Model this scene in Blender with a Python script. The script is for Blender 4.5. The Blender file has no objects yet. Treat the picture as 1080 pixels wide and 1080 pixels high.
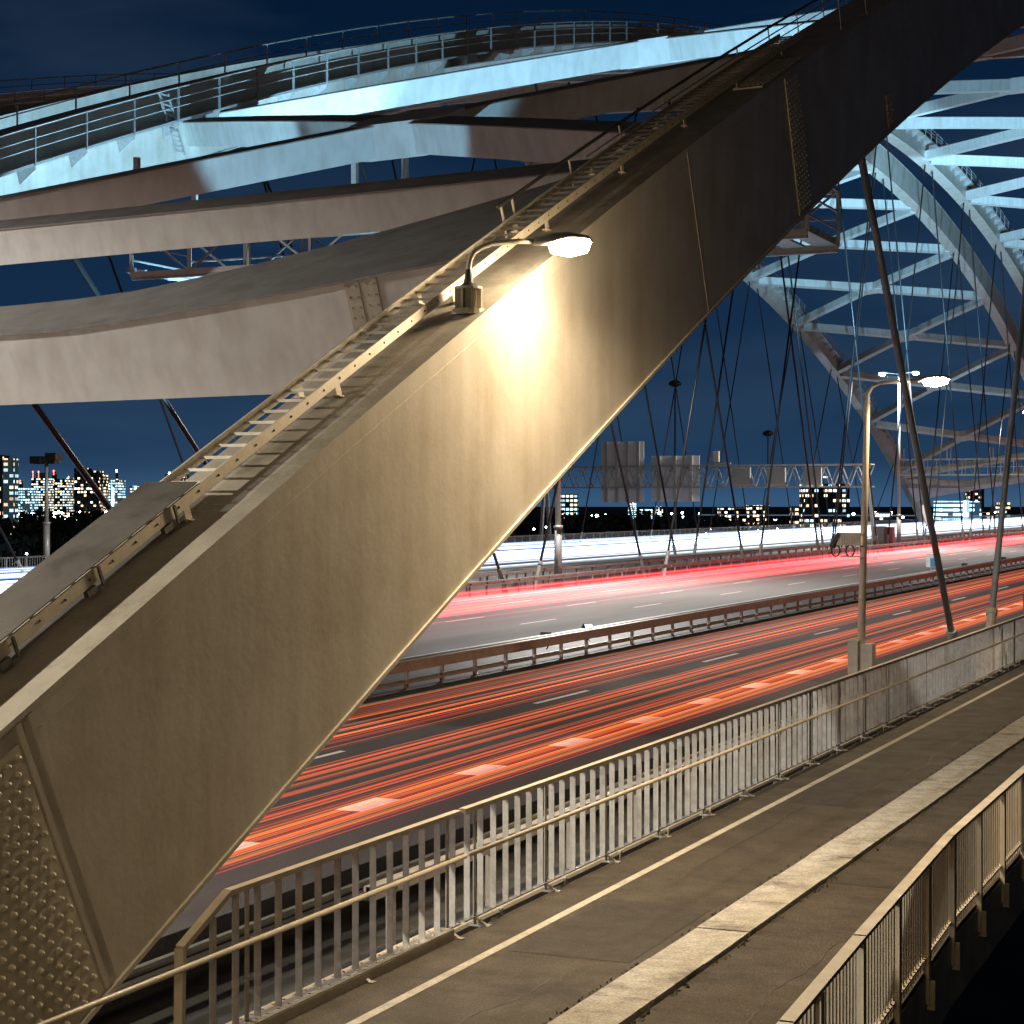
import bpy, math, random
from mathutils import Vector, Matrix
random.seed(7)
R = math.radians
scn = bpy.context.scene
col = scn.collection
H = 4.72; F = 1911.0; VX = 1430.0; TAN = 890.0 / F; TH = math.atan(TAN)
K = F * (1 + TAN * TAN)

# ------------------------------------------------------------------ materials
def newmat(name):
    m = bpy.data.materials.new(name); m.use_nodes = True
    nt = m.node_tree; nt.nodes.clear()
    out = nt.nodes.new('ShaderNodeOutputMaterial')
    return m, nt, out
def surf(name, c, c2=None, rough=.6, metal=0, nscale=3, streak=0, bump=.15, bscale=40, spec=.4, fine=0, detail=6, lo=.35, hi=.7, patch=0, stretch=(1, 1, 1)):
    """painted / stone / asphalt surface: large mottling, vertical run-off streaks, fine grain and bump"""
    m, nt, out = newmat(name); N = nt.nodes; L = nt.links
    b = N.new('ShaderNodeBsdfPrincipled'); L.new(b.outputs[0], out.inputs[0])
    b.inputs['Roughness'].default_value = rough; b.inputs['Metallic'].default_value = metal
    b.inputs['Specular IOR Level'].default_value = spec
    tc = N.new('ShaderNodeTexCoord')
    mp = N.new('ShaderNodeMapping'); mp.inputs['Scale'].default_value = stretch; L.new(tc.outputs['Object'], mp.inputs[0])
    n1 = N.new('ShaderNodeTexNoise'); n1.inputs['Scale'].default_value = nscale; n1.inputs['Detail'].default_value = detail
    n1.inputs['Roughness'].default_value = .65
    L.new(mp.outputs[0], n1.inputs['Vector'])
    r = N.new('ShaderNodeMapRange'); r.inputs['From Min'].default_value = lo; r.inputs['From Max'].default_value = hi
    L.new(n1.outputs[0], r.inputs[0])
    mx = N.new('ShaderNodeMix'); mx.data_type = 'RGBA'
    c2 = c2 or tuple(x * .75 for x in c)
    mx.inputs['A'].default_value = (*c, 1); mx.inputs['B'].default_value = (*c2, 1)
    L.new(r.outputs[0], mx.inputs['Factor']); last = mx.outputs['Result']
    if streak:
        mp2 = N.new('ShaderNodeMapping'); mp2.inputs['Scale'].default_value = (2.6, 2.6, .14); L.new(tc.outputs['Object'], mp2.inputs[0])
        n2 = N.new('ShaderNodeTexNoise'); n2.inputs['Scale'].default_value = 1.3; n2.inputs['Detail'].default_value = 5
        L.new(mp2.outputs[0], n2.inputs['Vector'])
        r2 = N.new('ShaderNodeMapRange'); r2.inputs['From Min'].default_value = .42; r2.inputs['From Max'].default_value = .72
        r2.inputs['To Max'].default_value = streak; L.new(n2.outputs[0], r2.inputs[0])
        m2 = N.new('ShaderNodeMix'); m2.data_type = 'RGBA'; L.new(r2.outputs[0], m2.inputs['Factor']); L.new(last, m2.inputs['A'])
        m2.inputs['B'].default_value = (c2[0] * .5, c2[1] * .42, c2[2] * .33, 1); last = m2.outputs['Result']
    if patch:
        n3 = N.new('ShaderNodeTexNoise'); n3.inputs['Scale'].default_value = .9; n3.inputs['Detail'].default_value = 9; n3.inputs['Roughness'].default_value = .75
        L.new(tc.outputs['Object'], n3.inputs['Vector'])
        r3 = N.new('ShaderNodeMapRange'); r3.inputs['From Min'].default_value = .52; r3.inputs['From Max'].default_value = .64
        r3.inputs['To Max'].default_value = patch; L.new(n3.outputs[0], r3.inputs[0])
        m3 = N.new('ShaderNodeMix'); m3.data_type = 'RGBA'; L.new(r3.outputs[0], m3.inputs['Factor']); L.new(last, m3.inputs['A'])
        m3.inputs['B'].default_value = (c2[0] * .3, c2[1] * .27, c2[2] * .22, 1); last = m3.outputs['Result']
    if fine:
        n4 = N.new('ShaderNodeTexNoise'); n4.inputs['Scale'].default_value = 38; n4.inputs['Detail'].default_value = 3
        L.new(tc.outputs['Object'], n4.inputs['Vector'])
        r4 = N.new('ShaderNodeMapRange'); r4.inputs['From Min'].default_value = .3; r4.inputs['From Max'].default_value = .7
        r4.inputs['To Min'].default_value = 1 - fine; r4.inputs['To Max'].default_value = 1 + fine; L.new(n4.outputs[0], r4.inputs[0])
        m4 = N.new('ShaderNodeMix'); m4.data_type = 'RGBA'; m4.blend_type = 'MULTIPLY'; m4.inputs['Factor'].default_value = 1
        L.new(last, m4.inputs['A']); L.new(r4.outputs[0], m4.inputs['B']); last = m4.outputs['Result']
    L.new(last, b.inputs['Base Color'])
    if bump:
        nb = N.new('ShaderNodeTexNoise'); nb.inputs['Scale'].default_value = bscale; nb.inputs['Detail'].default_value = 4
        L.new(tc.outputs['Object'], nb.inputs['Vector'])
        bp = N.new('ShaderNodeBump'); bp.inputs['Strength'].default_value = bump; bp.inputs['Distance'].default_value = .02
        L.new(nb.outputs[0], bp.inputs['Height']); L.new(bp.outputs[0], b.inputs['Normal'])
        rr = N.new('ShaderNodeMapRange'); rr.inputs['To Min'].default_value = max(.05, rough - .12); rr.inputs['To Max'].default_value = min(1, rough + .12)
        L.new(n1.outputs[0], rr.inputs[0]); L.new(rr.outputs[0], b.inputs['Roughness'])
    return m
def emit(name, c, s, sample=True):
    m, nt, out = newmat(name); e = nt.nodes.new('ShaderNodeEmission')
    e.inputs[0].default_value = (*c, 1); e.inputs[1].default_value = s; nt.links.new(e.outputs[0], out.inputs[0])
    if not sample: m.cycles.emission_sampling = 'NONE'
    return m
def trailmat(name, s):
    """light left in the air by passing lamps: adds to what is behind it; colour of each streak is stored on its mesh"""
    m, nt, out = newmat(name); N = nt.nodes; L = nt.links
    a = N.new('ShaderNodeAttribute'); a.attribute_name = 'col'; a.attribute_type = 'GEOMETRY'
    tc = N.new('ShaderNodeTexCoord'); mp = N.new('ShaderNodeMapping'); mp.inputs['Scale'].default_value = (22, .012, 9)
    L.new(tc.outputs['Object'], mp.inputs[0]); n = N.new('ShaderNodeTexNoise'); n.inputs['Scale'].default_value = 1; n.inputs['Detail'].default_value = 3
    L.new(mp.outputs[0], n.inputs['Vector']); r = N.new('ShaderNodeMapRange'); r.inputs['From Min'].default_value = .3; r.inputs['From Max'].default_value = .7
    r.inputs['To Min'].default_value = .25 * s; r.inputs['To Max'].default_value = 1.6 * s; L.new(n.outputs[0], r.inputs[0])
    e = N.new('ShaderNodeEmission'); L.new(a.outputs['Color'], e.inputs[0]); L.new(r.outputs[0], e.inputs[1])
    t = N.new('ShaderNodeBsdfTransparent'); ad = N.new('ShaderNodeAddShader'); L.new(e.outputs[0], ad.inputs[0]); L.new(t.outputs[0], ad.inputs[1])
    L.new(ad.outputs[0], out.inputs[0]); m.cycles.emission_sampling = 'NONE'
    return m
def windowmat(name, wall, lit, warm=.5, strength=2.0, cw=3.6, ch=3.1, seed=0, glow=0, band=0):
    m, nt, out = newmat(name); N = nt.nodes; L = nt.links
    uv = N.new('ShaderNodeUVMap'); uv.uv_map = 'UVMap'
    sc = N.new('ShaderNodeVectorMath'); sc.operation = 'DIVIDE'; sc.inputs[1].default_value = (cw, ch, 1); L.new(uv.outputs[0], sc.inputs[0])
    fl = N.new('ShaderNodeVectorMath'); fl.operation = 'FLOOR'; L.new(sc.outputs[0], fl.inputs[0])
    fr = N.new('ShaderNodeVectorMath'); fr.operation = 'FRACTION'; L.new(sc.outputs[0], fr.inputs[0])
    ad = N.new('ShaderNodeVectorMath'); ad.operation = 'ADD'; ad.inputs[1].default_value = (seed * 13.7, seed * 7.3, seed); L.new(fl.outputs[0], ad.inputs[0])
    wn = N.new('ShaderNodeTexWhiteNoise'); L.new(ad.outputs[0], wn.inputs['Vector'])
    sx = N.new('ShaderNodeSeparateXYZ'); L.new(fr.outputs[0], sx.inputs[0])
    def cmp(sock, op, v):
        q = N.new('ShaderNodeMath'); q.operation = op; L.new(sock, q.inputs[0]); q.inputs[1].default_value = v; return q.outputs[0]
    def mul(a, b):
        q = N.new('ShaderNodeMath'); q.operation = 'MULTIPLY'; L.new(a, q.inputs[0])
        if isinstance(b, float): q.inputs[1].default_value = b
        else: L.new(b, q.inputs[1])
        return q.outputs[0]
    mask = mul(cmp(sx.outputs[1], 'GREATER_THAN', .28), cmp(sx.outputs[1], 'LESS_THAN', .8))
    if not band: mask = mul(mask, mul(cmp(sx.outputs[0], 'GREATER_THAN', .15), cmp(sx.outputs[0], 'LESS_THAN', .85)))
    on = mul(mask, cmp(wn.outputs['Value'], 'LESS_THAN', lit))
    sep = N.new('ShaderNodeSeparateColor'); L.new(wn.outputs['Color'], sep.inputs[0])
    cr = N.new('ShaderNodeMix'); cr.data_type = 'RGBA'; cr.inputs['A'].default_value = (.45, .8, 1, 1); cr.inputs['B'].default_value = (1, .78, .5, 1)
    L.new(cmp(sep.outputs[0], 'LESS_THAN', warm), cr.inputs['Factor'])
    st = mul(on, mul(cmp(sep.outputs[1], 'ADD', .25), float(strength) * 1.5))
    if glow: st = cmp(st, 'ADD', glow)  # whole wall emits faintly, in place of light falling on it
    b = N.new('ShaderNodeBsdfPrincipled'); b.inputs['Base Color'].default_value = (*wall, 1); b.inputs['Roughness'].default_value = .7
    L.new(cr.outputs['Result'], b.inputs['Emission Color']); L.new(st, b.inputs['Emission Strength'])
    L.new(b.outputs[0], out.inputs[0]); m.cycles.emission_sampling = 'NONE'
    return m

M = {}
M['rib'] = surf('rib_paint', (.50, .47, .42), (.40, .36, .30), rough=.42, nscale=.9, streak=.22, patch=.04, bump=.14, bscale=9, fine=.05, spec=.4)
M['rib_top'] = surf('rib_top_paint', (.36, .33, .28), (.25, .225, .19), rough=.6, nscale=2.2, bump=.2, bscale=30, patch=.45)
M['rivet'] = surf('rivet_paint', (.50, .46, .38), (.40, .36, .29), rough=.4, nscale=6, bump=.12, bscale=30, streak=.3)
M['brace'] = surf('brace_paint', (.60, .59, .56), (.50, .49, .46), rough=.5, nscale=.8, streak=.3, bump=.05, bscale=10)
M['brace_top'] = surf('brace_top_shade', (.26, .245, .225), (.18, .168, .15), rough=.65, nscale=1.4, bump=.1, bscale=20, patch=.3)  # top plates darker than the sides: their shade is put into the colour
M['steel'] = surf('ladder_steel', (.55, .50, .42), (.42, .37, .29), rough=.45, nscale=5, bump=.12, bscale=60)
M['dark'] = surf('dark_steel', (.05, .047, .043), (.03, .028, .026), rough=.6, nscale=4, bump=.2)
M['board'] = surf('board_steel', (.12, .11, .10), (.085, .078, .07), rough=.32, nscale=3, bump=.1, bscale=20, patch=.4)
M['cable'] = surf('hanger_steel', (.035, .036, .038), (.025, .025, .027), rough=.35, metal=.2, nscale=2, bump=.05)
M['galv'] = surf('galvanised_steel', (.42, .41, .40), (.30, .29, .27), rough=.42, metal=.35, nscale=7, bump=.1, bscale=50)
M['sleeve'] = surf('sleeve_paint', (.34, .33, .30), (.25, .24, .22), rough=.5, nscale=4, bump=.1)
M['rail'] = surf('railing_paint', (.50, .46, .39), (.40, .35, .27), rough=.45, nscale=4, bump=.12, bscale=40, streak=.25)
M['slat'] = surf('slat_galvanised', (.46, .46, .46), (.30, .29, .27), rough=.45, patch=.35, metal=.1, nscale=6, streak=.3, bump=.1)
M['asphalt'] = surf('asphalt', (.064, .065, .066), (.045, .045, .047), rough=.8, nscale=.7, bump=.6, bscale=60, fine=.35, stretch=(1, .12, 1))
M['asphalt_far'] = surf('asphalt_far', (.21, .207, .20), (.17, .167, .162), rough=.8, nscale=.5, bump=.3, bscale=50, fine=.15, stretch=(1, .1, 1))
M['path'] = surf('path_asphalt', (.060, .049, .036), (.030, .024, .017), rough=.75, nscale=1.6, bump=.9, bscale=45, fine=.55, patch=.6)
M['foot'] = surf('footway_asphalt', (.060, .047, .033), (.026, .020, .014), rough=.8, nscale=1.9, bump=.9, bscale=40, fine=.55, patch=.55, lo=.3, hi=.75, stretch=(.7, 1.1, 1))
M['kerb'] = surf('kerb_concrete', (.42, .41, .385), (.25, .24, .215), rough=.8, nscale=3.2, bump=.8, bscale=35, fine=.3, patch=.75)
M['cable_lit'] = surf('near_hanger_lit', (.26, .31, .38), (.18, .22, .27), rough=.4, metal=.3, nscale=2, bump=.05)  # near hangers paler and bluer: the light on them is put into the colour
M['mark'] = surf('marking_paint', (.72, .72, .70), (.55, .55, .53), rough=.6, nscale=5, bump=.2, fine=.15)
M['line'] = surf('path_line_paint', (.45, .42, .36), (.30, .28, .24), rough=.65, nscale=6, bump=.2, fine=.2, patch=.4)
M['barrier'] = surf('barrier_galvanised', (.44, .41, .38), (.32, .29, .26), rough=.4, metal=.5, nscale=4, bump=.06)
M['girder'] = surf('girder_paint', (.40, .45, .50), (.28, .31, .35), rough=.5, nscale=2, streak=.4, bump=.1)
M['sign'] = surf('sign_back', (.62, .61, .62), (.52, .52, .53), rough=.55, nscale=1, bump=.03)
M['water'] = surf('river_water', (.004, .006, .009), (.002, .003, .005), rough=.6, spec=.03, nscale=.05, bump=.5, bscale=.4)
M['land'] = surf('land', (.05, .055, .05), (.03, .033, .03), rough=.95, nscale=.01, bump=0)
M['leaf'] = surf('foliage', (.05, .055, .04), (.03, .035, .025), rough=.8, nscale=.1, bump=0)
M['wall'] = surf('tower_wall', (.09, .09, .1), (.07, .07, .08), rough=.7, nscale=.1, bump=0)
M['stencil'] = surf('stencil_paint', (.03, .027, .022), (.05, .045, .035), rough=.6, nscale=30, bump=0)
M['lampglass'] = emit('lamp_glass', (1, .82, .55), 200)
M['lampglass_far'] = emit('lamp_glass_far', (1, .88, .66), 110, False)
M['white_dot'] = emit('white_lamp', (.75, .88, 1), 60, False)
M['warm_dot'] = emit('warm_lamp', (1, .72, .4), 12, False)
M['red_dot'] = emit('red_lamp', (1, .08, .06), 14, False)
M['blue_glow'] = emit('blue_panel', (.08, .25, 1), 2.2, False)
M['white_glow'] = emit('white_panel', (.62, .82, 1), 3.0, False)
M['red_glow'] = emit('red_panel', (1, .06, .04), 2.0, False)

# ------------------------------------------------------------------ mesh builder
class MB:
    def __init__(s): s.v = []; s.f = []; s.uv = {}; s.cols = []; s.mi = []
    def add(s, vs, fs, mi=0):
        n = len(s.v); s.v += [tuple(v) for v in vs]; s.f += [tuple(i + n for i in f) for f in fs]; s.mi += [mi] * len(fs); return n
    def hexa(s, p, mi=0):
        s.add(p, [(0, 3, 2, 1), (4, 5, 6, 7), (0, 1, 5, 4), (1, 2, 6, 5), (2, 3, 7, 6), (3, 0, 4, 7)], mi)
    def box(s, x0, x1, y0, y1, z0, z1, mi=0):
        x0, x1 = min(x0, x1), max(x0, x1)
        s.hexa([(x0, y0, z0), (x1, y0, z0), (x1, y1, z0), (x0, y1, z0), (x0, y0, z1), (x1, y0, z1), (x1, y1, z1), (x0, y1, z1)], mi)
    def bar(s, a, b, w, h, up=(0, 0, 1), mi=0):
        a = Vector(a); b = Vector(b); t = (b - a).normalized(); up = Vector(up)
        sd = t.cross(up)
        if sd.length < 1e-4: sd = t.cross(Vector((1, 0, 0)))
        sd.normalize(); u = sd.cross(t).normalized(); sd = sd * w / 2; u = u * h / 2
        s.hexa([a - sd - u, a + sd - u, b + sd - u, b - sd - u, a - sd + u, a + sd + u, b + sd + u, b - sd + u], mi)
    def tube(s, pts, r, seg=8, cap=True, mi=0):
        pts = [Vector(p) for p in pts]; rs = r if isinstance(r, (list, tuple)) else [r] * len(pts)
        n0 = len(s.v); ref = None
        for i, p in enumerate(pts):
            t = (pts[min(i + 1, len(pts) - 1)] - pts[max(i - 1, 0)]).normalized()
            if ref is None: ref = Vector((0, 0, 1)) if abs(t.z) < .9 else Vector((1, 0, 0))
            a = t.cross(ref).normalized(); b = a.cross(t).normalized(); ref = b
            for k in range(seg):
                an = 2 * math.pi * k / seg; s.v.append(tuple(p + (a * math.cos(an) + b * math.sin(an)) * rs[i]))
        for i in range(len(pts) - 1):
            for k in range(seg):
                k2 = (k + 1) % seg; s.f.append((n0 + i * seg + k, n0 + i * seg + k2, n0 + (i + 1) * seg + k2, n0 + (i + 1) * seg + k)); s.mi.append(mi)
        if cap:
            s.f.append(tuple(n0 + k for k in range(seg))[::-1]); s.mi.append(mi)
            m = n0 + (len(pts) - 1) * seg; s.f.append(tuple(m + k for k in range(seg))); s.mi.append(mi)
    def dome(s, c, nrm, r, h, seg=8):
        c = Vector(c); n = Vector(nrm).normalized(); ref = Vector((0, 0, 1)) if abs(n.z) < .9 else Vector((0, 1, 0))
        a = n.cross(ref).normalized(); b = n.cross(a); vs = []; fs = []
        for j, (rr, hh) in enumerate(((1, 0), (.82, .62))):
            for k in range(seg):
                an = 2 * math.pi * k / seg; vs.append(c + (a * math.cos(an) + b * math.sin(an)) * r * rr + n * h * hh)
        vs.append(c + n * h)
        for k in range(seg):
            k2 = (k + 1) % seg; fs += [(k, k2, seg + k2, seg + k), (seg + k, seg + k2, 2 * seg)]
        s.add(vs, fs)
    def loft(s, secs, closed=True, cap=True, mi=None):
        """secs: list of equal-length vertex rings"""
        n = len(secs[0]); n0 = len(s.v)
        for q in secs: s.v += [tuple(v) for v in q]
        for i in range(len(secs) - 1):
            for k in range(n if closed else n - 1):
                k2 = (k + 1) % n
                s.f.append((n0 + i * n + k, n0 + i * n + k2, n0 + (i + 1) * n + k2, n0 + (i + 1) * n + k)); s.mi.append(mi[k] if mi else 0)
        if cap:
            s.f.append(tuple(n0 + k for k in range(n))[::-1]); s.mi.append(0)
            m = n0 + (len(secs) - 1) * n; s.f.append(tuple(m + k for k in range(n))); s.mi.append(0)
    def build(s, name, mats, parent=None, smooth=False, kind=None):
        me = bpy.data.meshes.new(name); off = Vector((0, 0, 0))
        if parent is not None:
            p = parent
            while p.parent: p = p.parent
            off = Vector(p.get('_o', (0, 0, 0)))
        me.from_pydata([tuple(Vector(v) - off) for v in s.v], [], s.f); me.validate(clean_customdata=False)
        for m in (mats if isinstance(mats, (list, tuple)) else [mats]): me.materials.append(m)
        if any(s.mi) and len(s.mi) == len(me.polygons): me.polygons.foreach_set('material_index', s.mi)
        if s.cols:
            at = me.attributes.new('col', 'FLOAT_COLOR', 'FACE')
            for i, c in enumerate(s.cols): at.data[i].color = (*c, 1)
        if s.uv:
            ul = me.uv_layers.new(name='UVMap')
            for fi, uvs in s.uv.items():
                pg = me.polygons[fi]
                for li, u in zip(pg.loop_indices, uvs): ul.data[li].uv = u
        if smooth: me.shade_smooth()
        me.update()
        o = bpy.data.objects.new(name, me); col.objects.link(o)
        if parent is not None: o.parent = parent
        if kind: o['kind'] = kind
        return o
def empty(name, loc, label, cat, group=None):
    o = bpy.data.objects.new(name, None); col.objects.link(o); o.location = loc; o['_o'] = tuple(loc)
    o['label'] = label; o['category'] = cat; o.empty_display_size = .2
    if group: o['group'] = group
    return o
def tag(o, label, cat, group=None):
    o['label'] = label; o['category'] = cat
    if group: o['group'] = group
    return o
def copy_tree(o, parent=None):
    c = o.copy(); col.objects.link(c)
    if parent is not None: c.parent = parent
    for ch in list(o.children): copy_tree(ch, c)
    return c
def W(d, Y, z): return Vector((-d, Y, z))
def at(x, y, Y=None, d=None, z=None):
    """photo position -> place (used only to read measurements off the photograph)"""
    q = VX - x
    if d is None and Y is not None: d = Y / (K / q - TAN)
    if d is None: d = (H - z) / 1.103 * q / (y - 528)
    return W(d, d * (K / q - TAN), H + 1.103 * d * (528 - y) / q)

# ------------------------------------------------------------------ arch curves
class Arch:
    def __init__(s, d, a, c, yc, hw=.65): s.hw = hw; s.d = d; s.a = a; s.c = c; s.yc = yc
    def z(s, Y): return s.a - s.c * (Y - s.yc) ** 2
    def n(s, Y):
        m = -2 * s.c * (Y - s.yc); l = math.hypot(1, m); return (-m / l, 1 / l)
A1 = Arch(10.07, 40.79, .0015, 173, .57)      # near rib, near bridge
A2 = Arch(39.8, 40.4, .00143, 179)     # far rib, near bridge
A3 = Arch(44.9, 40.0, .00145, 177)
A4 = Arch(71.0, 38.6, .00148, 172)
A2B = Arch(39.8, 40.34, .00136, 180)     # line of the cross members at the far rib
def P(aa, ab, d, Y, n):
    """point on the arch surface between two ribs, n metres off its middle"""
    if ab is A2 and aa is not ab: ab = A2B
    t = 0 if aa is ab else min(1, max(0, (d - aa.d) / (ab.d - aa.d)))
    z = aa.z(Y) * (1 - t) + ab.z(Y) * t; a = aa.n(Y); b = ab.n(Y)
    ny = a[0] * (1 - t) + b[0] * t; nz = a[1] * (1 - t) + b[1] * t
    return W(d, Y + n * ny, z + n * nz)
HT = 1.37
def rib(a, parent, y0, y1, step=2.0):
    hw = a.hw; lip = .028; t = .045
    prof = [(-hw - lip, HT), (-hw - lip, HT - t), (-hw, HT - t - .001), (-hw, -HT + t + .001), (-hw - lip, -HT + t), (-hw - lip, -HT),
            (hw + lip, -HT), (hw + lip, -HT + t), (hw, -HT + t + .001), (hw, HT - t - .001), (hw + lip, HT - t), (hw + lip, HT)]
    secs = []; n = int((y1 - y0) / step)
    for i in range(n + 1):
        Y = y0 + (y1 - y0) * i / n
        secs.append([P(a, a, a.d + x, Y, h) for x, h in prof])
    mb = MB(); mb.loft(secs, mi=[0] * 11 + [1])
    return mb.build('arch_rib', [M['rib'], M['rib_top']], parent)
def brace(mb, aa, ab, da, ya, db, yb, n0, n1, w, seg=4, lip=.05, top=.035):
    secs = []; tops = []
    L = math.hypot(db - da, yb - ya); px, py = -(yb - ya) / L, (db - da) / L
    for i in range(seg + 1):
        t = i / seg; d = da + (db - da) * t; Y = ya + (yb - ya) * t
        def q(s_, n): return P(aa, ab, d + px * s_, Y + py * s_, n)
        secs.append([q(-w / 2, n0), q(w / 2, n0), q(w / 2, n1), q(-w / 2, n1)])
        tops.append([q(-w / 2 - lip, n1 + .001), q(w / 2 + lip, n1 + .001), q(w / 2 + lip, n1 + top), q(-w / 2 - lip, n1 + top)])
    mb.loft(secs); mb.loft(tops, mi=[1, 1, 1, 1])

def hanger(parent, a, Yb, Yt, r=.10, zb=0, sl=1.6):
    zt = a.z(Yt) - HT * .95
    b = W(a.d, Yb, zb - .25); t = W(a.d, Yt, zt); dr = (t - b).normalized()
    mb = MB(); mb.tube([b + dr * (sl + .2), t], r, 8)
    h = mb.build('hanger', M['cable_lit' if a is A1 else 'cable'], parent, smooth=True)
    if sl:
        m2 = MB(); m2.tube([b, b + dr * (sl + .2)], r * 1.45, 10); m2.tube([b + dr * (sl + .12), b + dr * (sl + .3)], r * 1.75, 10)
        m2.build('anchor_sleeve', M['sleeve'], h)
    return h

def bridge(aa, ab, label, first, near):
    root = empty('arch_bridge', W((aa.d + ab.d) / 2, 10, 0), label, 'bridge', 'twin arch bridges')
    ye = 352 if near else 334
    y0 = 3 if near else -2
    ra = rib(aa, root, 6.5 if near else y0, ye, 2); rb = rib(ab, root, y0, ye, 2)
    i0, i1 = aa.d + aa.hw - .02, ab.d - ab.hw + .02
    # portals: a box with wider ends
    for Yc, sg in ((25.0, 1), (320.0, -1)):
        mb = MB(); secs = []; tops = []
        for i in range(25):
            t = i / 24; d = i0 + (i1 - i0) * t; e = abs(t - .5) * 2
            back = 1.5 + 4.2 * e ** 2.2; dip = .5 * max(0, (e - .62) / .38) ** 2
            nb = -1.52 - dip; ntp = -.22 + .95 * max(0, (e - .3) / .7) ** 1.2
            f = Yc; g = Yc + sg * back
            secs.append([P(aa, ab, d, f, nb), P(aa, ab, d, g, nb), P(aa, ab, d, g, ntp), P(aa, ab, d, f, ntp)])
            tops.append([P(aa, ab, d, f - sg * .06, ntp + .001), P(aa, ab, d, g + sg * .06, ntp + .001), P(aa, ab, d, g + sg * .06, ntp + .04), P(aa, ab, d, f - sg * .06, ntp + .04)])
        mb.loft(secs); mb.loft(tops, mi=[1, 1, 1, 1])
        po = mb.build('portal_beam', [M['brace'], M['brace_top']], root)
        if first and Yc < 100:
            sp = MB()
            for dd in (14.05, 14.38):
                e = abs((dd - i0) / (i1 - i0) - .5) * 2
                nb = -1.52 - .5 * max(0, (e - .62) / .38) ** 2; ntp = -.22 + .95 * max(0, (e - .3) / .7) ** 1.2
                p = [P(aa, ab, dd - .13, Yc - .03, nb), P(aa, ab, dd + .13, Yc - .03, nb), P(aa, ab, dd + .13, Yc + .0, nb), P(aa, ab, dd - .13, Yc, nb)]
                q = [P(aa, ab, dd - .13, Yc - .03, ntp), P(aa, ab, dd + .13, Yc - .03, ntp), P(aa, ab, dd + .13, Yc, ntp), P(aa, ab, dd - .13, Yc, ntp)]
                sp.hexa(p + q)
                for k in range(11):
                    n = nb + .08 + (ntp - nb - .16) * k / 10
                    for ddd in (-.07, .07): sp.dome(P(aa, ab, dd + ddd, Yc - .03, n), (0, -.9, -.4), .022, .02, 6)
            sp.build('splice_plate', M['rivet'], po)
    # transverse beams
    nodes = [35.5 + 21.15 * k for k in range(14)]
    for Yc in (34.9, 311.4):
        mb = MB(); brace(mb, aa, ab, i0, Yc, i1, Yc, -1.28, -.42, 1.0, 6)
        mb.build('cross_beam', [M['brace'], M['brace_top']], root)
    dm = (i0 + i1) / 2
    for k in range(13):
        ya, yb = nodes[k] + .9, nodes[k + 1] - .9
        mb = MB(); brace(mb, aa, ab, i0, ya, i1, yb, -1.44, -.58, .85, 6); mb.build('cross_brace', [M['brace'], M['brace_top']], root)
        mb = MB(); brace(mb, aa, ab, i0, yb, i1, ya, -1.45, -.55, .85, 6); mb.build('cross_brace', [M['brace'], M['brace_top']], root)
        # gusset box where the two cross
        g = MB(); secs = []
        for (dd, w) in ((-1.6, .55), (-.9, .95), (.9, .95), (1.6, .55)):
            yc = (ya + yb) / 2
            secs.append([P(aa, ab, dm + dd, yc - w, -1.52), P(aa, ab, dm + dd, yc + w, -1.52), P(aa, ab, dm + dd, yc + w, -.48), P(aa, ab, dm + dd, yc - w, -.48)])
        g.loft(secs); g.build('gusset', M['brace'], root)
    # hangers
    B = [46.5 + 20.05 * k for k in range(13)]
    for a in (aa, ab):
        if a is A1:
            hanger(root, a, 51.4, 39.8, .092); hanger(root, a, 55.4, 69.2, .10)
            bs = B[2:]
        else: bs = B
        for i, b in enumerate(bs):
            if b < 50 and a is not A1: continue
            if a is A3 and i % 2: continue
            for sg in (-1, 1):
                Yb = b + sg * 1.6; Yt = b + sg * 18.4
                if Yt < 26 or Yt > ye - 28: continue
                if b < (100 if a is A4 else 70) and sg > 0: continue
                hanger(root, a, Yb, Yt, .078 if Yt > 60 else .1)
    if near: hanger(root, A2, 57.3, 42.6, .11)
    return root, ra, rb
B1, ribA, ribB = bridge(A1, A2, 'large near steel arch bridge whose box rib rises over the red lit road', True, True)
B2, ribC, ribD = bridge(A3, A4, 'farther steel arch bridge over the road with white light streaks', False, False)

mb = MB()
for (d0, d1, y0, y1) in ((6.72, 8.05, 17.2, 19.9), (4.5, 5.8, 13.1, 14.6), (7.2, 8.1, 27.5, 31), (4.4, 5.9, 22, 22.25), (6.65, 8.7, 12.9, 13.02)):
    z = .004 if d0 > 6 else -.016
    mb.add([(-d1, y0, z), (-d0, y0 + .06, z), (-d0 - .02, y1, z), (-d1 + .01, y1 + .05, z)], [(0, 1, 2, 3)])
mb.build('path_patches', surf('patch_asphalt', (.034, .029, .023), (.022, .018, .014), rough=.7, nscale=3, bump=.9, bscale=50, fine=.5), None, kind='structure')
mb = MB(); rr_ = random.Random(3)
for (d, Y, L_, dz) in ((7.4, 11.6, 5.0, 0), (5.1, 15, 4.2, -.02), (7.7, 22, 6, 0), (4.9, 10.4, 2.6, -.02), (7.0, 31, 7, 0)):
    n_ = int(L_ / .12); pts = []
    dd = d
    for i in range(n_): pts.append((-dd, Y + i * .12)); dd += rr_.gauss(0, .022)
    for (xa, ya), (xb, yb) in zip(pts, pts[1:]):
        w_ = rr_.uniform(.004, .010); mb.add([(xa - w_, ya, dz + .0045), (xa + w_, ya, dz + .0045), (xb + w_, yb, dz + .0045), (xb - w_, yb, dz + .0045)], [(0, 1, 2, 3)])
mb.build('path_cracks', M['dark'], None, kind='structure')
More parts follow.
